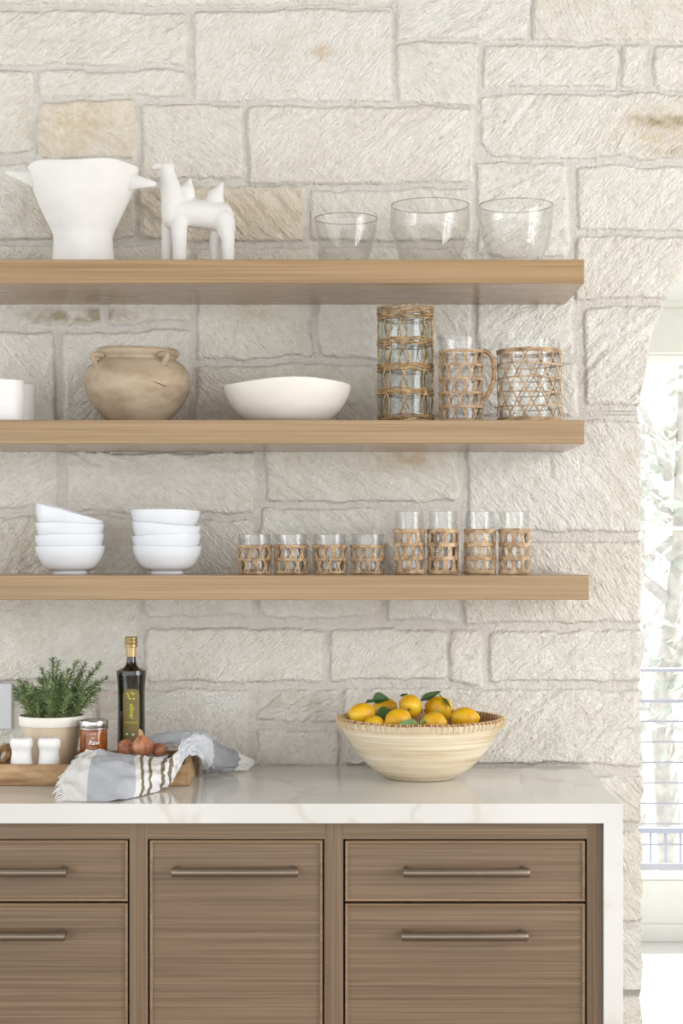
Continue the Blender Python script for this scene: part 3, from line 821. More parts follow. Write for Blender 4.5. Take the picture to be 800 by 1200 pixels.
# cane weave helpers ------------------------------------------------
def weave(b, R, h0, h1, rows, ncross, w_band, w_x, thick=.0014, jit=0.0, seed=0, gap=.0002, lean=0.0):
    """open cane weave: level bands and crossing straps between them, on a cylinder (R may be a function of z)"""
    r = random.Random(seed)
    Rf = R if callable(R) else (lambda z: R)
    zs = [h0+(h1-h0)*k/rows for k in range(rows+1)]
    for z in zs:
        ph = r.uniform(0, 6); am = jit*.8
        b.strap(lambda t, z=z, ph=ph: (2*PI*t, z+am*math.sin(2*PI*t*2+ph), Rf(z)+gap+.0014), 64, w_band, thick)
    for s_ in (1, -1):
        for k in range(ncross):
            a0 = 2*PI*(k+(.5 if s_ < 0 else 0))/ncross+r.uniform(-1, 1)*jit*2/Rf(h0)*.4
            tw = 2*PI/ncross*rows*.5
            o_ = gap+(.0002 if s_ > 0 else .0011)
            j2 = r.uniform(-1, 1)*jit/Rf(h0)
            b.strap(lambda t, a0=a0, s_=s_, o_=o_, j2=j2: (a0+s_*tw*t+j2*math.sin(PI*t), h0+(h1-h0)*t, Rf(h0+(h1-h0)*t)+o_), 6*rows, w_x, thick*.8)
    return b
def rope_band(b, R, z, hgt, strands, seed, amp=.0012, rad=.0022):
    """woven grass band: wavy strands stacked on each other"""
    r = random.Random(seed)
    for k in range(strands):
        zz = z-hgt/2+hgt*(k+.5)/strands; ph = r.uniform(0, 6); n_ = r.choice((9, 10, 11, 12)); p2 = r.uniform(0, 6)
        pts = []
        for i in range(97):
            a = 2*PI*i/96
            rr = R+rad*.8+.0013*math.sin(n_*a+ph+k*PI); z2 = zz+amp*math.sin(n_*a*.5+p2)+amp*.7*math.sin(3*a+ph)
            pts.append((rr*math.cos(a), rr*math.sin(a), z2))
        b.tube(pts, rad*r.uniform(.8, 1.1), 7, flat=.8)
def tumbler_glass(parent, r0, r1, h, base=.009, t=.0022, name='glass_body', mat=None):
    pts = [(r0*.9, 0), (r0*.985, .0012), (r0, .004)]+[(r0+(r1-r0)*k/8, .004+(h-.004)*k/8) for k in range(1, 9)]
    inner = [(r1-t*.5, h+.0008), (r1-t, h)]+[(r0-t+(r1-r0)*k/6, base+(h-base)*k/6) for k in range(5, -1, -1)]+[(r0*.6, base-.0015), (.0005, base-.002)]
    return MB().lathe(pts+inner, 56).build(name, mat or M['glass'], parent)

# tall hurricane vase in seagrass
D = 3.83
o = tag(empty('grass_wrapped_vase', at(474.8, D, MID)), 'tallest glass cylinder wrapped in rough seagrass with five thick woven bands', 'vase')
h = Z(357, D)-MID; R = .0585
tumbler_glass(o, R, R, h-.006, .012, .004, 'glass_cylinder', M['vase_glass'])
sl = MB()
def zz(py): return Z(py, 3.77)-MID
for (ya, yb, n_, sd) in ((356, 372, 6, 1), (393.5, 403, 4, 2), (424, 433, 4, 3), (453.5, 461.5, 4, 4), (484, 495.5, 5, 5)):
    rope_band(sl, R+.0008, (zz(ya)+zz(yb))/2, abs(zz(ya)-zz(yb)), n_, sd, .0013, .0022)
rr_ = random.Random(8)
for k in range(8):
    for s_ in (-1, 1):
        a0 = 2*PI*k/8+rr_.uniform(-.06, .06)
        P = []
        for i in range(25):
            t = i/24; z = .006+(h-.012)*t
            a = a0+s_*.16*math.sin(2*PI*t*2+(0 if k % 2 else 1.1))+.1*t*(1 if k % 3 else -1)
            rr = R+.0016+.0009*math.cos(2*PI*t*5)
            P.append((rr*math.cos(a), rr*math.sin(a), z))
        sl.tube(P, rr_.uniform(.0013, .0018), 6)
sl.build('woven_sleeve', M['seagrass'], o)
# pitcher
D = 3.80
o = tag(empty('cane_wrapped_pitcher', at(540, D, MID)), 'glass pitcher in a pale cane sleeve with a wrapped cane handle', 'pitcher')
h = Z(396, D)-MID; R = .0455
pts = [(R*.93, 0), (R, .003)]+[(R-.001*k/8, .003+(h-.003)*k/8) for k in range(1, 9)]
inner = [(R-.002, h+.001), (R-.0035, h)]+[(R-.0035, .010+(h-.010)*k/8) for k in range(7, -1, -1)]+[(.0005, .009)]
def spout(a, r, z):
    q = math.cos((a-PI*1.02)/2)**2; q = q**9; k = max(0, (z-(h-.03))/.03)**1.6
    return (r*(1+.22*q*k), z+.004*q*k-.004*k*(1-q)*math.cos(a))
MB().lathe(pts+inner, 64, wob=spout).build('glass_body', M['glass'], o)
ht = Z(410, 3.755)-MID
b = weave(MB(), lambda z: R+.0012+.001*z/ht, .004, ht, 5, 12, .0052, .0036, .0013, .0007, 4)
for z in (.0035, ht-.001): rope_band(b, R+.0015, z, .006, 3, int(z*1000), .0003, .0014)
b.build('cane_sleeve', M['cane'], o)
hp = [Vector(p) for p in ((R+.002, -.004, Z(411.5, D)-MID), (R+.012, -.005, Z(413, D)-MID), (R+.0225, -.006, Z(420, D)-MID), (R+.0268, -.006, Z(433, D)-MID), (R+.0245, -.006, Z(448, D)-MID), (R+.0145, -.005, Z(461, D)-MID), (R+.003, -.004, Z(469, D)-MID))]
pts = catmull(hp, 12)
hd = MB(); rad = [.0046+.0011*(1 if i % 2 else 0) for i in range(len(pts))]
hd.tube(pts, rad, 12); hd.build('handle', M['cane'], o)
# wide cane vase
D = 3.82
o = tag(empty('cane_wrapped_vase', at(619.8, D, MID)), 'wide glass vase in an open honey cane lattice at the right end of the shelf', 'vase')
h = Z(401, D)-MID; R = .0675
tumbler_glass(o, R, R, h, .011, .003, 'glass_cylinder')
ht = Z(407, 3.755)-MID
b = weave(MB(), R+.0014, .006, ht-.002, 5, 13, .0036, .0030, .0013, .0016, 9)
rope_band(b, R+.0016, ht-.004, .009, 4, 21, .0006, .0016); rope_band(b, R+.0016, .0072, .011, 4, 22, .0005, .0016)
b.build('cane_sleeve', M['cane_brown'], o)

# ---------------------------------------------------------------- bottom shelf
BP = [(.036, 0), (.0365, .003), (.0385, .0062), (.052, .0115), (.061, .02), (.0675, .03), (.0725, .0405), (.0755, .051), (.0772, .0605)]
def bowl_mesh(seed):
    r = random.Random(seed); p1, p2 = r.uniform(0, 6), r.uniform(0, 6)
    prof = shell_profile(smooth_prof(BP[2:], 4), .0038)
    prof = [(.030, .0022), (.0335, 0), (.0365, 0), (.0368, .003)]+prof
    return MB().lathe(prof, 80, wob=lambda a, rr, z: (rr*(1+.006*math.sin(2*a+p1)*z/.06+.003*math.sin(3*a+p2)*z/.06), z+.0008*math.sin(2*a+p2)*z/.06))
def stack(px, D, items, labels):
    for k, ((dz, tilt, dx), lab) in enumerate(zip(items, labels)):
        b = bowl_mesh(int(px)+k)
        o = b.build('cereal_bowl', M['porcelain'])
        o.location = (X(px, D)+dx, D-WD, LOW+dz)
        ax = Vector((0, 1, 0))
        piv = Vector((0, 0, .03))
        Rm = Matrix.Rotation(math.radians(tilt), 4, ax)
        o.matrix_world = Matrix.Translation(Vector(o.location)+piv) @ Rm @ Matrix.Translation(-piv)
        tag(o, lab, 'bowl', 'stacked white bowls on the lowest shelf')
stack(82.3, 3.83, [(.0003, 0, 0), (.0262, -2.0, 0), (.0512, .6, 0), (.0785, 15.8, -.008)],
      ['white glazed bowl at the bottom of the left stack', 'white bowl second from the bottom of the left stack, under two others', 'white bowl third up in the left stack, holding the steeply tilted one', 'steeply tilted white bowl on top of the left stack'])
stack(195.6, 3.83, [(.0003, 0, 0), (.0262, -2.4, 0), (.0495, 4.2, -.004), (.0805, 1.0, -.004)],
      ['white glazed bowl at the bottom of the right stack', 'white bowl second from the bottom of the right stack', 'slightly tilted white bowl third up in the right stack', 'level white bowl on top of the right stack, rim uncovered'])
# tumblers: four short, four tall
def short_tumbler():
    o = empty('short_tumbler')
    h = .0875
    tumbler_glass(o, .0325, .0362, h, .011, .0022)
    Rf = lambda z: .0338+.0040*z/h
    b = weave(MB(), Rf, .004, .0615, 2, 10, .0064, .0052, .0013, .0008, 3)
    rope_band(b, Rf(.060)+.0002, .061, .0052, 2, 5, .0008, .0015)
    b.build('cane_sleeve', M['cane_brown'], o); return o
def tall_tumbler():
    o = empty('tall_tumbler')
    h = .1375
    tumbler_glass(o, .0305, .0318, h, .013, .0022)
    Rf = lambda z: .0322+.0008*z/h
    b = weave(MB(), Rf, .0055, .095, 3, 10, .0095, .0056, .0013, .0007, 6)
    rope_band(b, Rf(.09), .0945, .0060, 2, 9, .0006, .0016)
    b.build('cane_sleeve', M['cane_brown'], o); return o
ps, pt = short_tumbler(), tall_tumbler()
labs = ['short cane wrapped tumbler nearest the stacked white bowls', 'second short cane wrapped tumbler from the white bowls', 'third short cane wrapped tumbler, second from the tall ones', 'short cane wrapped tumbler right beside the tall tumblers']
for i, (px, lab) in enumerate(zip((298.2, 341, 386.4, 431.2), labs)):
    o = ps if i == 0 else copy_tree(ps)
    o.location = at(px, 3.82, LOW); o.rotation_euler.z = (.3, 1.2, 2.6, 3.9)[i]
    tag(o, lab, 'glass', 'short cane wrapped tumblers')
labs = ['tall cane wrapped tumbler right beside the short tumblers', 'second tall cane wrapped tumbler from the short ones', 'third tall cane wrapped tumbler, second from the shelf end', 'tall cane wrapped tumbler nearest the shelf end']
for i, (px, lab) in enumerate(zip((479.2, 519, 562.3, 602.8), labs)):
    o = pt if i == 0 else copy_tree(pt)
    o.location = at(px, 3.80, LOW); o.rotation_euler.z = (.1, 1.5, 2.9, 4.4)[i]
    tag(o, lab, 'glass', 'tall cane wrapped tumblers')
# ---------------------------------------------------------------- bamboo bowl of lemons
def leaf_blade(parent, base, tip, face, width, mat, curl=.2, name='leaf'):
    base, tip = Vector(base), Vector(tip); ax = tip-base; L = ax.length; ax.normalize()
    face = Vector(face); face = (face-ax*face.dot(ax)).normalized(); sd = ax.cross(face).normalized()
    n, m = 12, 6; vs = []; fs = []
    for i in range(n+1):
        t = i/n; w = width*(math.sin(PI*t**.8)**.85)*(1-.15*t)+.0004
        c = base+ax*(L*t)-face*(curl*L*(t*t))
        for j in range(m+1):
            u = j/m*2-1
            vs.append(c+sd*(u*w/2)+face*(.22*w*abs(u)+.05*w*math.sin(9*t+u)))
    for i in range(n):
        for j in range(m): fs.append((i*(m+1)+j, i*(m+1)+j+1, (i+1)*(m+1)+j+1, (i+1)*(m+1)+j))
    k = len(vs); vs += [v+face*-.0005 for v in vs]
    fs += [tuple(q+k for q in reversed(f)) for f in fs]
    b = MB().add(vs, fs)
    b.tube([base-ax*.012+face*.001, base, base+ax*(L*.5)-face*(curl*L*.25+.0003)], [.0011, .0011, .0005], 6)
    return b.build(name, mat, parent)
BD = 3.79; BX, BY = X(492.8, BD), BD-WD
fb = tag(empty('fruit_bowl', (BX, BY, CT+.0006)), 'pale coiled bamboo bowl with a stitched rim full of lemons', 'bowl')
RZ = Z(843, BD)-CT; RR = .1825
prof = smooth_prof([(.070, 0), (.076, .001), (.085, .007), (.1035, .018), (.127, .040), (.148, .066), (.1675, .097), (RR, RZ)], 7)
MB().lathe(shell_profile(prof, .005)[:len(prof)+3], 96).build('bowl_body', M['bamboo'], fb)
ip = shell_profile(prof, .0052)[len(prof)+2:]
MB().lathe(ip, 96, cap0=False).build('bowl_lining', M['bamboo_in'], fb)
b = MB(); rope_band(b, RR-.0035, RZ+.0025, .004, 2, 3, .0004, .0022); b.build('rim_coil', M['bamboo_in'], fb)
b = MB(); rr_ = random.Random(4)
for k in range(92):
    a = 2*PI*k/92+rr_.uniform(-.008, .008); ca, sa = math.cos(a), math.sin(a); da = rr_.uniform(.006, .016)
    L = rr_.uniform(.012, .017)
    P = []
    for (r, z, t) in ((RR-.0075, RZ-.006, 0), (RR-.008, RZ+.003, .1), (RR-.002, RZ+.0062, .35), (RR+.003, RZ+.002, .6), (RR+.0012-.2*L*.4, RZ-L*.5, .8), (RR-.001-.2*L, RZ-L, 1)):
        aa = a+da*t; P.append((r*math.cos(aa), r*math.sin(aa), z))
    b.tube(catmull([Vector(p) for p in P], 3), .00115, 6)
    if k % 2 == 0:
        P = [((RR+.001)*math.cos(a+da*.9), (RR+.001)*math.sin(a+da*.9), RZ-.0075), ((RR+.0022)*math.cos(a+.022), (RR+.0022)*math.sin(a+.022), RZ-.001), ((RR-.001)*math.cos(a+.034), (RR-.001)*math.sin(a+.034), RZ+.006)]
        b.tube(P, .001, 6)
b.build('rim_stitching', M['stitch'], fb)

def lemon(loc, axis, L, Rr, label, seed):
    r = random.Random(seed); ax = Vector(axis).normalized()
    q = ax.to_track_quat('Z', 'Y')
    pr = []
    for k in range(25):
        t = PI*k/24; z = -math.cos(t)*L*.44; rad = Rr*1.07*math.sin(t)**.86
        if k > 20: z += (k-20)/4*L*.06; rad = max(rad*.92, .0042*(1-((k-20)/4)**2)**.5)
        if k < 3: z += .0015*(3-k)/3
        pr.append((max(rad, .0002), z))
    p1 = r.uniform(0, 6)
    o = MB().lathe(pr, 36, wob=lambda a, rr, z: (rr*(1+.014*math.sin(3*a+p1)+.01*math.sin(2*a+z*60)), z)).build('lemon', M['lemon'])
    MB().lathe([(.0032, -L*.44), (.0036, -L*.44-.0012), (.002, -L*.44-.002), (.0003, -L*.44-.0016)], 12, cap0=False).build('stem_end', M['lemon_end'], o)
    o.location = loc; o.rotation_mode = 'QUATERNION'; o.rotation_quaternion = q
    tag(o, label, 'lemon', 'lemons in the bamboo bowl')
    return o
def to_local(o, p):
    return (Matrix.Translation(o.location) @ o.rotation_quaternion.to_matrix().to_4x4()).inverted() @ Vector(p)
def leaf_on(o, base, tip, face, width, mat, curl=.2):
    Rm = o.rotation_quaternion.to_matrix().inverted()
    leaf_blade(o, to_local(o, base), to_local(o, tip), Rm @ Vector(face), width, mat, curl)
l1 = lemon(W(424.2, 837.2, 3.745), (1, .25, .22), .069, .0235, 'leftmost lemon, resting against the bowl rim at the left', 1)
l2 = lemon(W(450.5, 831, 3.872), (.8, -.3, .35), .064, .0235, 'lemon at the back left mostly hidden behind leaves and other lemons', 2)
l3 = lemon(W(438.5, 851, 3.700), (1, .5, -.1), .050, .0215, 'low lemon sunk at the front left, only its top showing', 3)
l4 = lemon(W(466.5, 844.3, 3.700), (-.9, -.35, -.15), .064, .0235, 'front lemon left of centre, partly under a pale green leaf', 4)
l5 = lemon(W(480.5, 827.5, 3.800), (.12, .95, .2), .058, .0240, 'topmost lemon at the middle of the heap', 5)
l6 = lemon(W(514.5, 830, 3.822), (-.93, .3, .22), .069, .0255, 'large lemon right of the topmost one, a dark leaf above it', 6)
l7 = lemon(W(508.5, 847.5, 3.690), (.9, -.4, .1), .059, .0220, 'front lemon right of centre, just behind the stitched rim', 7)
l8 = lemon(W(544.2, 841.8, 3.745), (1, -.15, .05), .068, .0225, 'rightmost lemon, set apart from the heap near the right rim', 8)
rr_ = random.Random(12)
for k, (dx, dy, zq) in enumerate(((-.062, .0, .046), (.0, -.062, .045), (.064, .0, .046), (.0, .060, .046), (.0, 0.0, .036), (-.098, .052, .0775), (.103, .052, .0795))):
    ang = k*1.3
    lemon((BX+dx, BY+dy, CT+zq), (-dy+.01, dx, .1) if k != 4 else (1, .2, 0), .058, .0215, 'lemon buried deep in the bowl under the others', 20+k)
leaf_on(l2, W(436, 820, 3.80), W(455.5, 818.5, 3.79), (-.1, -.8, .6), .030, M['leaf'], .1)
leaf_on(l2, W(441, 822, 3.80), W(428, 821.5, 3.77), (.0, -.5, .8), .013, M['leaf'], .15)
leaf_on(l1, W(441, 838, 3.735), W(462, 834, 3.735), (.1, -1, .35), .031, M['leaf'], .15)
leaf_on(l5, W(480, 816, 3.84), W(468.5, 814.5, 3.82), (0, -.6, .8), .014, M['leaf'], .1)
leaf_on(l6, W(492.5, 821, 3.80), W(517, 811.5, 3.80), (-.25, -.75, .6), .019, M['leaf'], -.1)
leaf_on(l6, W(518, 818, 3.80), W(529, 829.5, 3.79), (.7, -.5, .7), .012, M['leaf'], .1)
leaf_on(l4, W(489.5, 848, 3.665), W(463, 850, 3.655), (.15, -.75, .7), .024, M['leaf_pale'], .12)
leaf_on(l7, W(491.5, 848, 3.675), W(515, 834, 3.70), (-.35, -.75, .6), .014, M['leaf_pale'], -.08)

# ---------------------------------------------------------------- tray and what stands in it
TF, TB = 3.653, 3.915
tx0, tx1 = X(-14, TF), X(221.5, TF); ty0, ty1 = TF-WD, TB-WD
tcx, tcy = (tx0+tx1)/2, (ty0+ty1)/2
tr = tag(empty('serving_tray', (tcx, tcy, CT)), 'rustic wooden serving tray with cut out end handles on the countertop', 'tray')
hw, hd_ = (tx1-tx0)/2, (ty1-ty0)/2; th = .0455; ft = .010
MB().box(-hw+.010, hw-.010, -hd_+.011, hd_-.011, .0008, ft, bev=.001).build('tray_bottom', M['tray'], tr, smooth=False)
for s_ in (-1, 1):
    MB().box(-hw, hw, s_*hd_-(.011 if s_ > 0 else 0), s_*hd_+(.011 if s_ < 0 else 0), .0005, th, bev=.0025).build('long_side', M['tray'], tr, smooth=False)
def end_panel(x0, x1):
    """raised end with an arched top and a hand hole"""
    N = 48; out = []; inn = []
    yw = hd_-.0112; top = .072
    for k in range(N):
        a = 2*PI*k/N; c_, s_ = math.cos(a), math.sin(a)
        # superellipse-like outline of the panel
        m = max(abs(c_)/yw, abs(s_)/1.0); yy = c_/m if m else 0
        yy = max(-yw, min(yw, yw*c_/max(abs(c_), abs(s_))))
        v = s_/max(abs(c_), abs(s_))
        ztop = th+(top-th)*max(0, 1-(abs(yy)/(yw*.82))**4)
        z = (.0006 if v <= -1 else (.0006+(ztop-.0006)*(v+1)/2))
        out.append((yy, z))
        hy, hz = .052, .0095
        iy = hy*(abs(c_)**.55)*(1 if c_ > 0 else -1); iz = .049+hz*(abs(s_)**.7)*(1 if s_ > 0 else -1)
        inn.append((iy, iz))
    vs = []; fs = []
    for x in (x0, x1):
        vs += [(x, y, z) for y, z in out]+[(x, y, z) for y, z in inn]
    for k in range(N):
        l = (k+1) % N
        fs += [(k, l, N+l, N+k), (2*N+l, 2*N+k, 3*N+k, 3*N+l), (k, 2*N+k, 2*N+l, l), (N+l, 3*N+l, 3*N+k, N+k)]
    return MB().add(vs, fs).build('end_panel', M['tray'], tr, smooth=False)
end_panel(-hw+.0005, -hw+.011); end_panel(hw-.011, hw-.0005)
TZ = CT+ft+.0005

# potted rosemary
D = 3.80
pt_ = tag(empty('potted_rosemary', at(60.8, D, TZ)), 'bushy green rosemary in a tan pot with a white rim', 'plant')
ph_ = Z(838, D)-TZ; s = D/F
rp = [(.043, 0), (.0455, .002), (.048, .010), (.0655, ph_-.020)]
MB().lathe(shell_profile(smooth_prof(rp, 4), .004), 64).build('pot_body', M['pot_body'], pt_)
rim = [(.0640, ph_-.0215), (.0700, ph_-.0210), (.0712, ph_-.018), (.0722, ph_-.003), (.0716, ph_), (.0690, ph_+.0005), (.0672, ph_-.002), (.0640, ph_-.016), (.0640, ph_-.0215)]
MB().lathe(rim, 64, cap0=False).build('pot_rim', M['pot_rim'], pt_)
MB().lathe([(.0005, ph_-.010), (.03, ph_-.0085), (.0660, ph_-.011)], 40, cap0=False, wob=lambda a, r, z: (r, z+.0015*math.sin(7*a+r*300))).build('soil', M['soil'], pt_)
rr_ = random.Random(21)
nd = MB(); st = MB()
stems = []
for k in range(46):
    a = rr_.uniform(0, 2*PI); r0 = .058*math.sqrt(rr_.random())
    lean = rr_.uniform(.25, .95)*r0/.058
    h = rr_.uniform(.060, .098)*(1.0-.25*r0/.058)
    stems.append((a, r0, lean, h))
# signature sprigs seen against the wall (px tip)
for tipx, tipy in ((22, 797), (30, 799), (26, 818), (62, 773), (68, 776), (49, 785), (90, 776), (100, 778), (117, 777), (124, 795), (112, 800), (116, 808), (110, 822), (38, 806), (58, 790), (80, 786), (106, 790), (46, 796), (96, 788), (72, 790)):
    p = W(tipx, tipy, D+rr_.uniform(-.03, .03))-pt_.location
    stems.append(p)
for sd in stems:
    if isinstance(sd, Vector):
        b0 = Vector((sd.x*.42+rr_.uniform(-.01, .01), rr_.uniform(-.03, .03), ph_-.011)); tip = sd
    else:
        a, r0, lean, h = sd
        b0 = Vector((r0*math.cos(a), r0*math.sin(a), ph_-.011)); tip = b0+Vector((math.cos(a)*lean*.055, math.sin(a)*lean*.045, h))
    mid = b0.lerp(tip, .5)+Vector((rr_.uniform(-.006, .006), rr_.uniform(-.006, .006), .010))
    P = catmull([b0, mid, tip], 8)
    st.tube(P, [.0013]*(len(P)-1)+[.0005], 5)
    Ls = (tip-b0).length; n = int(Ls/.0019)
    for i in range(n):
        t = .12+.88*i/n; f = t*(len(P)-1); j = min(int(f), len(P)-2); c = P[j].lerp(P[j+1], f-j); dirn = (P[j+1]-P[j]).normalized()
        an = i*2.4+rr_.uniform(-.4, .4); side = dirn.orthogonal().normalized(); side.rotate(Matrix.Rotation(an, 3, dirn))
        up = rr_.uniform(.35, 1.0)+(.5 if t > .9 else 0)
        d = (side+dirn*up).normalized(); L = rr_.uniform(.013, .024)*(1-.35*max(0, t-.75)/.25); w = rr_.uniform(.0011, .0017)
        q = d.cross(dirn).normalized(); nrm = q.cross(d).normalized()
        e = c+d*L+Vector((0, 0, -.001)); m_ = c+d*(L*.5)+nrm*.001
        nd.add([c-q*w*.5, c+q*w*.5, m_+q*w, m_-q*w, e, c+nrm*.0008, m_+nrm*.0012], [(0, 1, 2, 3), (3, 2, 4), (1, 0, 5), (1, 5, 6, 2), (5, 0, 3, 6), (2, 6, 4), (6, 3, 4)])
st.build('stems', M['rstem'], pt_); nd.build('needle_leaves', M['needle'], pt_, smooth=False)

# shakers
def shaker(label, px):
    o = empty('shaker', at(px, 3.70, TZ)); tag(o, label, 'shaker', 'white shakers in the tray')
    h = Z(864, 3.70)-TZ
    pr = smooth_prof([(.0245, 0), (.0262, .002), (.0262, .010), (.0245, .026), (.0222, .044), (.0208, .056), (.0216, .063), (.0236, .0685), (.0246, .074), (.0240, h-.008), (.0215, h-.002), (.0150, h-.0002), (.0005, h)], 4)
    MB().lathe(pr, 48).build('shaker_body', M['shaker'], o)
    b = MB()
    for k in range(5):
        a = k*2*PI/5; b.lathe([(.0012, h-.0004), (.0010, h+.0002), (.0002, h+.0002)], 8, c=(.007*math.cos(a), .007*math.sin(a), 0), cap0=False)
    b.build('pouring_holes', M['hollow_shade'], o)
shaker('left one of two waisted white shakers at the tray front', 25.3)
shaker('white waisted shaker standing right in front of the rosemary pot', 57.7)

# writing wrapped on round things ------------------------------------
def text_mesh(body, size, align='CENTER', rot90=False, shear=0.0, bold=0.0):
    cu = bpy.data.curves.new('lettering', 'FONT'); cu.body = body; cu.size = size; cu.align_x = align; cu.align_y = 'CENTER'; cu.shear = shear; cu.offset = bold
    cu.resolution_u = 3
    o = bpy.data.objects.new('lettering', cu); COL.objects.link(o)
    dg = bpy.context.evaluated_depsgraph_get(); me = bpy.data.meshes.new_from_object(o.evaluated_get(dg))
    bm = bmesh.new(); bm.from_mesh(me); bmesh.ops.triangulate(bm, faces=bm.faces[:])
    bmesh.ops.subdivide_edges(bm, edges=[e for e in bm.edges if e.calc_length() > size*.25], cuts=1)
    bm.verts.index_update()
    V = [v.co.copy() for v in bm.verts]; Fc = [tuple(v.index for v in f.verts) for f in bm.faces]; bm.free()
    bpy.data.objects.remove(o); bpy.data.meshes.remove(me); bpy.data.curves.remove(cu)
    if rot90: V = [Vector((v.y, -v.x, 0)) for v in V]
    return V, Fc
def wrap(b, V, Fc, u0, v0, R):
    out = []
    for p in V:
        u, v = u0+p.x, v0+p.y; r = R(v) if callable(R) else R
        th = u/r; out.append((r*math.sin(th), -r*math.cos(th), v))
    return b.add(out, Fc)
def disc(rx, rz, n=20, rot=0.0):
    V = [Vector((0, 0, 0))]+[Vector((rx*math.cos(2*PI*k/n)*math.cos(rot)-rz*math.sin(2*PI*k/n)*math.sin(rot), rx*math.cos(2*PI*k/n)*math.sin(rot)+rz*math.sin(2*PI*k/n)*math.cos(rot), 0)) for k in range(n)]
    return V, [(0, 1+k, 1+(k+1) % n) for k in range(n)]

# jar of preserve
D = 3.75
jr = tag(empty('preserve_jar', at(109.6, D, TZ), .13), 'small glass jar of amber preserve with a silver lid and white lettering', 'jar')
jh = Z(843.5, D)-TZ; R = .0295
pr = [(.024, 0), (.0275, .0015), (R, .006), (R, jh-.026), (.0290, jh-.021), (.0265, jh-.0165), (.0265, jh-.004), (.0005, jh-.004)]
MB().lathe(pr, 48).build('glass_body', M['honey'], jr)
lid = [(.0285, jh-.0195), (.0312, jh-.0192), (.0316, jh-.0178), (.0312, jh-.0165), (.0305, jh-.0155), (.0310, jh-.0145), (.0310, jh-.003), (.0302, jh-.0008), (.0270, jh), (.0262, jh-.0008), (.0005, jh-.0008)]
MB().lathe(lid, 56, cap0=False).build('lid', M['silver'], jr)
b = MB()
wrap(b, *text_mesh('Raw', .0140, shear=.25, bold=.0003), .001, .0735, R+.0004)
wrap(b, *text_mesh('the', .0062), -.002, .0835, R+.0004)
wrap(b, *text_mesh('- - - PURE - - -', .0056), 0, .0925, R+.0004)
for k in range(4):
    for j in range(6 - k % 2):
        wrap(b, *disc(.0011, .0007, 8), -.009+.0032*j+(.0016 if k % 2 else 0), .0640-.0034*k, R+.0004)
b.build('printed_lettering', M['white_line'], jr, smooth=False)

# olive oil bottle
D = 3.83
ob = tag(empty('oil_bottle', at(153.8, D, TZ), .115), 'tall dark olive oil bottle with gold cap and olive brown label', 'bottle')
def bz(py): return Z(py, D)-TZ
pr = [(.0285, 0), (.0305, .002), (.0312, .008), (.0312, bz(872)), (.0304, bz(845)), (.0300, bz(815)), (.0308, bz(802)), (.0326, bz(792)), (.0334, bz(787.5)), (.0326, bz(785.3)), (.0270, bz(783.8)), (.0170, bz(782)), (.0125, bz(779)), (.0108, bz(775)), (.0100, bz(770)), (.0098, bz(760)), (.0098, bz(757)), (.0005, bz(757))]
MB().lathe(pr, 64).build('bottle_body', M['oil'], ob)
MB().lathe([(.0106, bz(769.5)), (.0114, bz(769.2)), (.0112, bz(758.5)), (.0100, bz(758.3))], 40, cap0=False).build('neck_foil', M['gold_pale'], ob)
cap = [(.0100, bz(758.4)), (.0138, bz(758.2)), (.0141, bz(757.4)), (.0136, bz(756.6)), (.0136, bz(754)), (.0141, bz(753.6)), (.0141, bz(752.6)), (.0136, bz(752.2)), (.0136, bz(749.8)), (.0141, bz(749.4)), (.0140, bz(747.2)), (.0130, bz(746.2)), (.0005, bz(746.0))]
MB().lathe(cap, 40, cap0=False).build('cap', M['gold'], ob)
def bR(v):
    ys = [(872, .0312), (845, .0304), (815, .0300), (802, .0308), (792, .0326)]
    z = [(bz(y), r) for y, r in ys]
    if v <= z[0][0]: return z[0][1]
    for (a, ra), (c, rc) in zip(z, z[1:]):
        if v <= c: return ra+(rc-ra)*(v-a)/(c-a)
    return z[-1][1]
lw, l0, l1_, lt = .0192, bz(877), bz(812), bz(806)
V = []; Fc = []; nu, nv = 16, 24
for j in range(nv+1):
    for i in range(nu+1):
        u = -1+2*i/nu; topv = l1_+(lt-l1_)*math.sqrt(max(0, 1-u*u))
        V.append(Vector((u*lw, l0+(topv-l0)*j/nv, 0)))
for j in range(nv):
    for i in range(nu): Fc.append((j*(nu+1)+i, j*(nu+1)+i+1, (j+1)*(nu+1)+i+1, (j+1)*(nu+1)+i))
lb = wrap(MB(), V, Fc, 0, 0, lambda v: bR(v)+.0004).build('label', M['label'], ob)
R2 = lambda v: bR(v)+.0008
ink = MB()
wrap(ink, *text_mesh('olivar', .0152, rot90=True, bold=.0002), .0012, bz(832.2), R2)
wrap(ink, *text_mesh('ORGANIC', .0066), 0, bz(845.3), R2)
wrap(ink, [Vector((-.015, 0, 0)), Vector((.015, 0, 0)), Vector((.015, .0007, 0)), Vector((-.015, .0007, 0))], [(0, 1, 2, 3)], 0, bz(850), R2)
wrap(ink, [Vector((-.013, 0, 0)), Vector((.013, 0, 0)), Vector((.013, .0007, 0)), Vector((-.013, .0007, 0))], [(0, 1, 2, 3)], 0, bz(853.5), R2)
for (u, py, a) in ((-.0058, 814.5, .9), (.0008, 810.6, 1.3), (.0050, 812.0, .5), (-.0028, 817.3, -.5), (.0056, 817.5, -.7), (-.008, 811.5, .2)):
    wrap(ink, *disc(.0032, .0017, 14, a), u, bz(py), R2)
ink.build('label_lettering', M['lime'], lb, smooth=False)
sl = MB(); wrap(sl, *disc(.0045, .0045, 20), -.0095, bz(859), R2); sl.build('round_seal', M['seal'], lb, smooth=False)
sl = MB()
wrap(sl, *disc(.0025, .0016, 14, .3), -.0095, bz(858.4), lambda v: R2(v)+.0003)
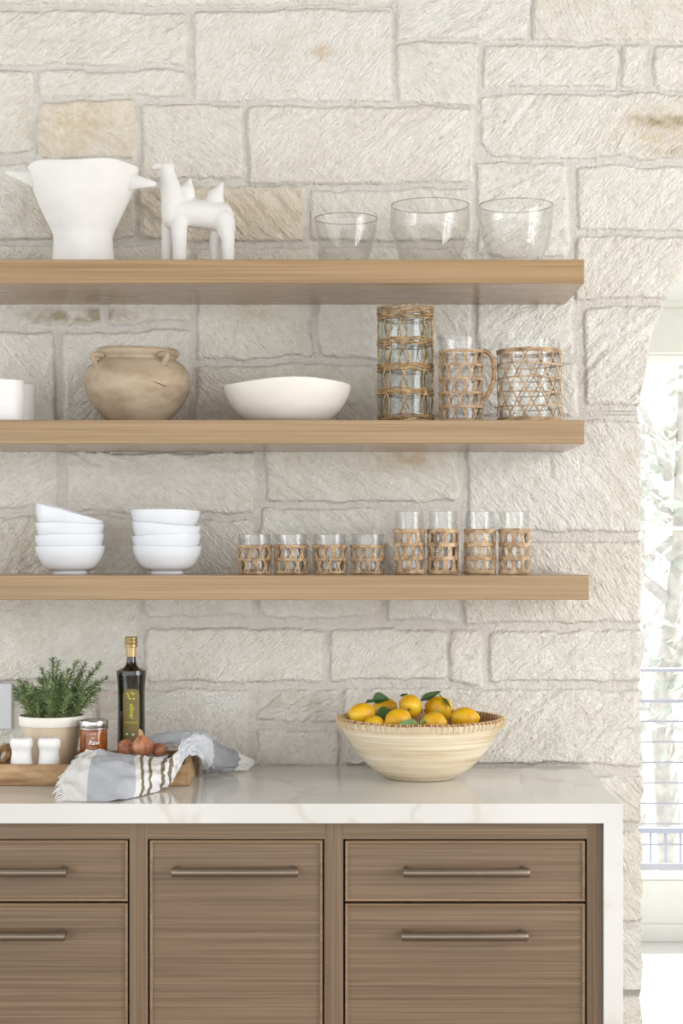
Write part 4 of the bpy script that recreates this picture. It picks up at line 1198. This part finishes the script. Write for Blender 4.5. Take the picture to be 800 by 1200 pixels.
wrap(sl, [Vector((-.0028, -.0008, 0)), Vector((.0028, -.0008, 0)), Vector((.0028, .0008, 0)), Vector((-.0028, .0008, 0))], [(0, 1, 2, 3)], .0045, bz(859), R2)
wrap(sl, [Vector((-.0008, -.0028, 0)), Vector((.0008, -.0028, 0)), Vector((.0008, .0028, 0)), Vector((-.0008, .0028, 0))], [(0, 1, 2, 3)], .0045, bz(859), lambda v: R2(v)+.0001)
sl.build('small_cross_mark', M['white_line'], lb, smooth=False)

# dish of shallots
D = 3.735
sb = tag(empty('shallot_dish', at(168, D, TZ)), 'small white dish holding shallots behind the towel', 'bowl')
pr = smooth_prof([(.026, 0), (.0275, .002), (.038, .009), (.048, .022), (.0535, .038), (.0550, .0455)], 5)
MB().lathe(shell_profile(pr, .0032), 64).build('dish_body', M['porcelain'], sb)
def shallot(label, p, axis, L, R, seed):
    q = Vector(axis).normalized().to_track_quat('Z', 'Y')
    prf = smooth_prof([(.0004, -L*.42), (.004, -L*.415), (R*.62, -L*.32), (R*.97, -L*.12), (R, .02*L), (R*.86, L*.16), (R*.55, L*.29), (R*.26, L*.38)], 4)
    r = random.Random(seed); p1 = r.uniform(0, 6)
    o = MB().lathe(prf, 40, wob=lambda a, rr, z: (rr*(1+.03*math.sin(2*a+p1)+.012*math.sin(7*a)), z), cap0=True, cap1=True).build('shallot', M['shallot'])
    tp = MB().lathe([(R*.26, L*.375), (R*.2, L*.45), (R*.17, L*.53), (R*.08, L*.60), (.0004, L*.62)], 14, cap0=False, wob=lambda a, rr, z: (rr*(1+.25*math.sin(3*a+p1)), z))
    tp.build('dry_tip', M['shallot_dry'], o)
    rt = MB()
    for k in range(9):
        a = k*.7; rt.tube([(.002*math.cos(a), .002*math.sin(a), -L*.41), (.005*math.cos(a), .005*math.sin(a), -L*.41-.004)], .0005, 5)
    rt.build('root_hairs', M['shallot_dry'], o)
    o.location = p; o.rotation_mode = 'QUATERNION'; o.rotation_quaternion = q
    return tag(o, label, 'shallot', 'shallots in the white dish')
shallot('upright shallot with a dry pointed tip, in front of the oil bottle', W(167.5, 874, 3.705), (-.22, .12, 1), .060, .0235, 1)
shallot('shallot lying at the left of the dish behind the upright one', W(147.5, 876.5, 3.752), (-.45, .8, .1), .048, .0190, 2)
shallot('shallot lying at the right of the dish, nearer the towel knot', W(187, 879, 3.738), (.5, .8, .12), .046, .0165, 3)
shallot('shallot at the back right of the dish, half hidden by others', W(171, 876.5, 3.768), (.95, .1, .1), .040, .0160, 4)

# ---------------------------------------------------------------- linen towel
SECT = [
 [(101,882,3.672),(90,892,3.62),(79,905,3.56),(73,921,3.50),(76,938.5,3.432)],
 [(118,880,3.682),(111,884,3.64),(104,895,3.57),(99,916,3.50),(99,939.5,3.424)],
 [(141,883.5,3.664),(138,886,3.625),(135,893,3.56),(133,913,3.50),(132,939,3.426)],
 [(168,888,3.650),(166,890.5,3.615),(163,899,3.56),(162,913,3.51),(162,933.5,3.487)],
 [(194,891.5,3.640),(191,894,3.615),(188,901,3.58),(186,911,3.55),(185,926,3.567)],
 [(210,882,3.648),(207,885,3.622),(205,892,3.612),(203,901,3.612),(202,915,3.612)],
 [(219,865,3.668),(215,869,3.632),(214,878,3.618),(214,888,3.618),(213,896,3.622)],
 [(228,859.5,3.715),(231,862,3.675),(230,869,3.648),(226,877,3.630),(221,884,3.632)],
 [(238,859.5,3.765),(243,865,3.735),(243,876,3.715),(239,886,3.705),(234,889,3.69)],
 [(247,866,3.815),(253,878,3.795),(252,892,3.79),(246,902,3.80),(238,905.5,3.815)],
 [(262,876,3.885),(268,883,3.862),(267,893,3.842),(262,901,3.835),(255,905,3.845)],
 [(279,881,3.915),(283,887,3.895),(283,893,3.885),(280,899,3.872),(275,903,3.868)],
 [(294,889.5,3.935),(298,892,3.925),(298,894,3.922),(296,897,3.912),(291,900,3.908)],
]
def cloth_sheet(sections, su, sv):
    rows = [catmull([W(*p) for p in sec], sv) for sec in sections]
    m = len(rows[0]); cols = [catmull([r[j] for r in rows], su) for j in range(m)]
    n = len(cols[0])
    return [[cols[j][i] for j in range(m)] for i in range(n)]
tw = MB(); along = []
def add_cloth(sections, su, sv, along_fn, seed, amp):
    G = cloth_sheet(sections, su, sv); n, m = len(G), len(G[0])
    N = [[None]*m for _ in range(n)]
    for i in range(n):
        for j in range(m):
            a = G[min(i+1, n-1)][j]-G[max(i-1, 0)][j]; b = G[i][min(j+1, m-1)]-G[i][max(j-1, 0)]
            c = a.cross(b); N[i][j] = c.normalized() if c.length > 1e-9 else Vector((0, -1, 0))
    I, J = np.meshgrid(np.arange(n), np.arange(m), indexing='ij')
    wr = fbm(I/11.0+J/16.0, J/4.6-I/30, seed, 3)*.6+fbm(I/4.0-J/7.0, J/5.0, seed+9, 3)*.5
    V = []
    for i in range(n):
        for j in range(m):
            V.append(G[i][j]+N[i][j]*float(wr[i, j])*amp)
    for v in V: v.z = max(v.z, CT+.0012)
    base = len(V)
    back = []
    for i in range(n):
        for j in range(m): back.append(V[i*m+j]-N[i][j]*.0016*(-1 if False else 1))
    for v in back: v.z = max(v.z, CT+.0006)
    fs = [(i*m+j, i*m+j+1, (i+1)*m+j+1, (i+1)*m+j) for i in range(n-1) for j in range(m-1)]
    fs += [tuple(q+base for q in reversed(f)) for f in fs]
    for j in range(m-1): fs += [(j, j+base, j+1+base, j+1), ((n-1)*m+j+1, (n-1)*m+j+1+base, (n-1)*m+j+base, (n-1)*m+j)]
    for i in range(n-1): fs += [(i*m, (i+1)*m, (i+1)*m+base, i*m+base), (i*m+m-1+base, (i+1)*m+m-1+base, (i+1)*m+m-1, i*m+m-1)]
    tw.add(V+back, fs)
    for _ in range(2):
        for i in range(n):
            for j in range(m): along.append(along_fn(i/su, j/(m-1)))
    return G
G = add_cloth(SECT, 14, 9, lambda s, t: s+.12*math.sin(t*5+1)*(1 if 2.5 < s < 5.5 else .3), 5, .0055)
add_cloth([
 [(172,872,3.785),(172,868,3.800),(173,866,3.815),(175,866,3.84),(176,868,3.86)],
 [(186,872,3.785),(186,863,3.795),(187,860,3.815),(189,860,3.84),(190,864,3.86)],
 [(203,872,3.775),(203,861,3.782),(204,857,3.805),(206,857,3.84),(207,862,3.86)],
 [(221,872,3.755),(221,861,3.765),(222,856.5,3.785),(224,856.5,3.82),(226,862,3.85)],
 [(237,874,3.745),(237,863,3.755),(238,858.5,3.77),(240,858.5,3.80),(242,864,3.83)],
 [(246,880,3.76),(248,870,3.765),(249,867,3.78),(250,867,3.81),(251,871,3.84)],
], 14, 9, lambda s, t: 2.0+.0*s, 25, .0028)
to = tw.build('kitchen_towel', M['towel'])
a = to.data.attributes.new('along', 'FLOAT', 'POINT'); a.data.foreach_set('value', np.array(along, dtype=np.float32))
tag(to, 'crumpled white and grey linen towel with brown stripes draped over the tray corner', 'towel')
fr = MB(); rr_ = random.Random(6); row = G[0]; nx_ = G[2]
for k in range(95):
    f = k/94*(len(row)-1.001); j = int(f); p = row[j].lerp(row[j+1], f-j); d = (row[j]-nx_[j]).normalized()
    d = (d+Vector((rr_.uniform(-.5, .3), rr_.uniform(-.6, .2), rr_.uniform(-.9, .1)))).normalized()
    L = rr_.uniform(.008, .019); P = [p-d*.003, p+d*L*.5+Vector((0, 0, .002)), p+d*L+Vector((rr_.uniform(-.004, .002), rr_.uniform(-.003, .003), rr_.uniform(-.006, 0)))]
    for q in P: q.z = max(q.z, CT+.0012)
    fr.tube(catmull(P, 3), rr_.uniform(.0006, .0012), 5)
fr.build('fringe', M['fringe'], to)['kind'] = 'stuff'

# ---------------------------------------------------------------- light
wld = bpy.data.worlds.new('sky'); SC.world = wld; wld.use_nodes = True
nt = wld.node_tree; nt.nodes.clear()
bg = nt.nodes.new('ShaderNodeBackground'); wo = nt.nodes.new('ShaderNodeOutputWorld')
bg.inputs[0].default_value = (.93, .972, 1.0, 1); bg.inputs[1].default_value = 1.75
nt.links.new(bg.outputs[0], wo.inputs[0])
def area(name, loc, target, sx, sy, power, color=(1, 1, 1)):
    l = bpy.data.lights.new(name, 'AREA'); l.shape = 'RECTANGLE'; l.size = sx; l.size_y = sy; l.energy = power; l.color = color
    o = bpy.data.objects.new(name, l); COL.objects.link(o); o.location = loc
    o.rotation_euler = (Vector(target)-Vector(loc)).to_track_quat('-Z', 'Z').to_euler(); return o
area('window_daylight', (RX+.14, -2.35, 1.65), (0, -2.35, 1.65), 3.6, 2.15, 114, (.985, .985, 1))
sun = bpy.data.lights.new('sun', 'SUN'); sun.energy = 9.0; sun.angle = math.radians(.6); sun.color = (1, .96, .9)
so = bpy.data.objects.new('sun', sun); COL.objects.link(so)
so.rotation_euler = (Vector((-.75, -.04, -1.0))).to_track_quat('-Z', 'Y').to_euler()
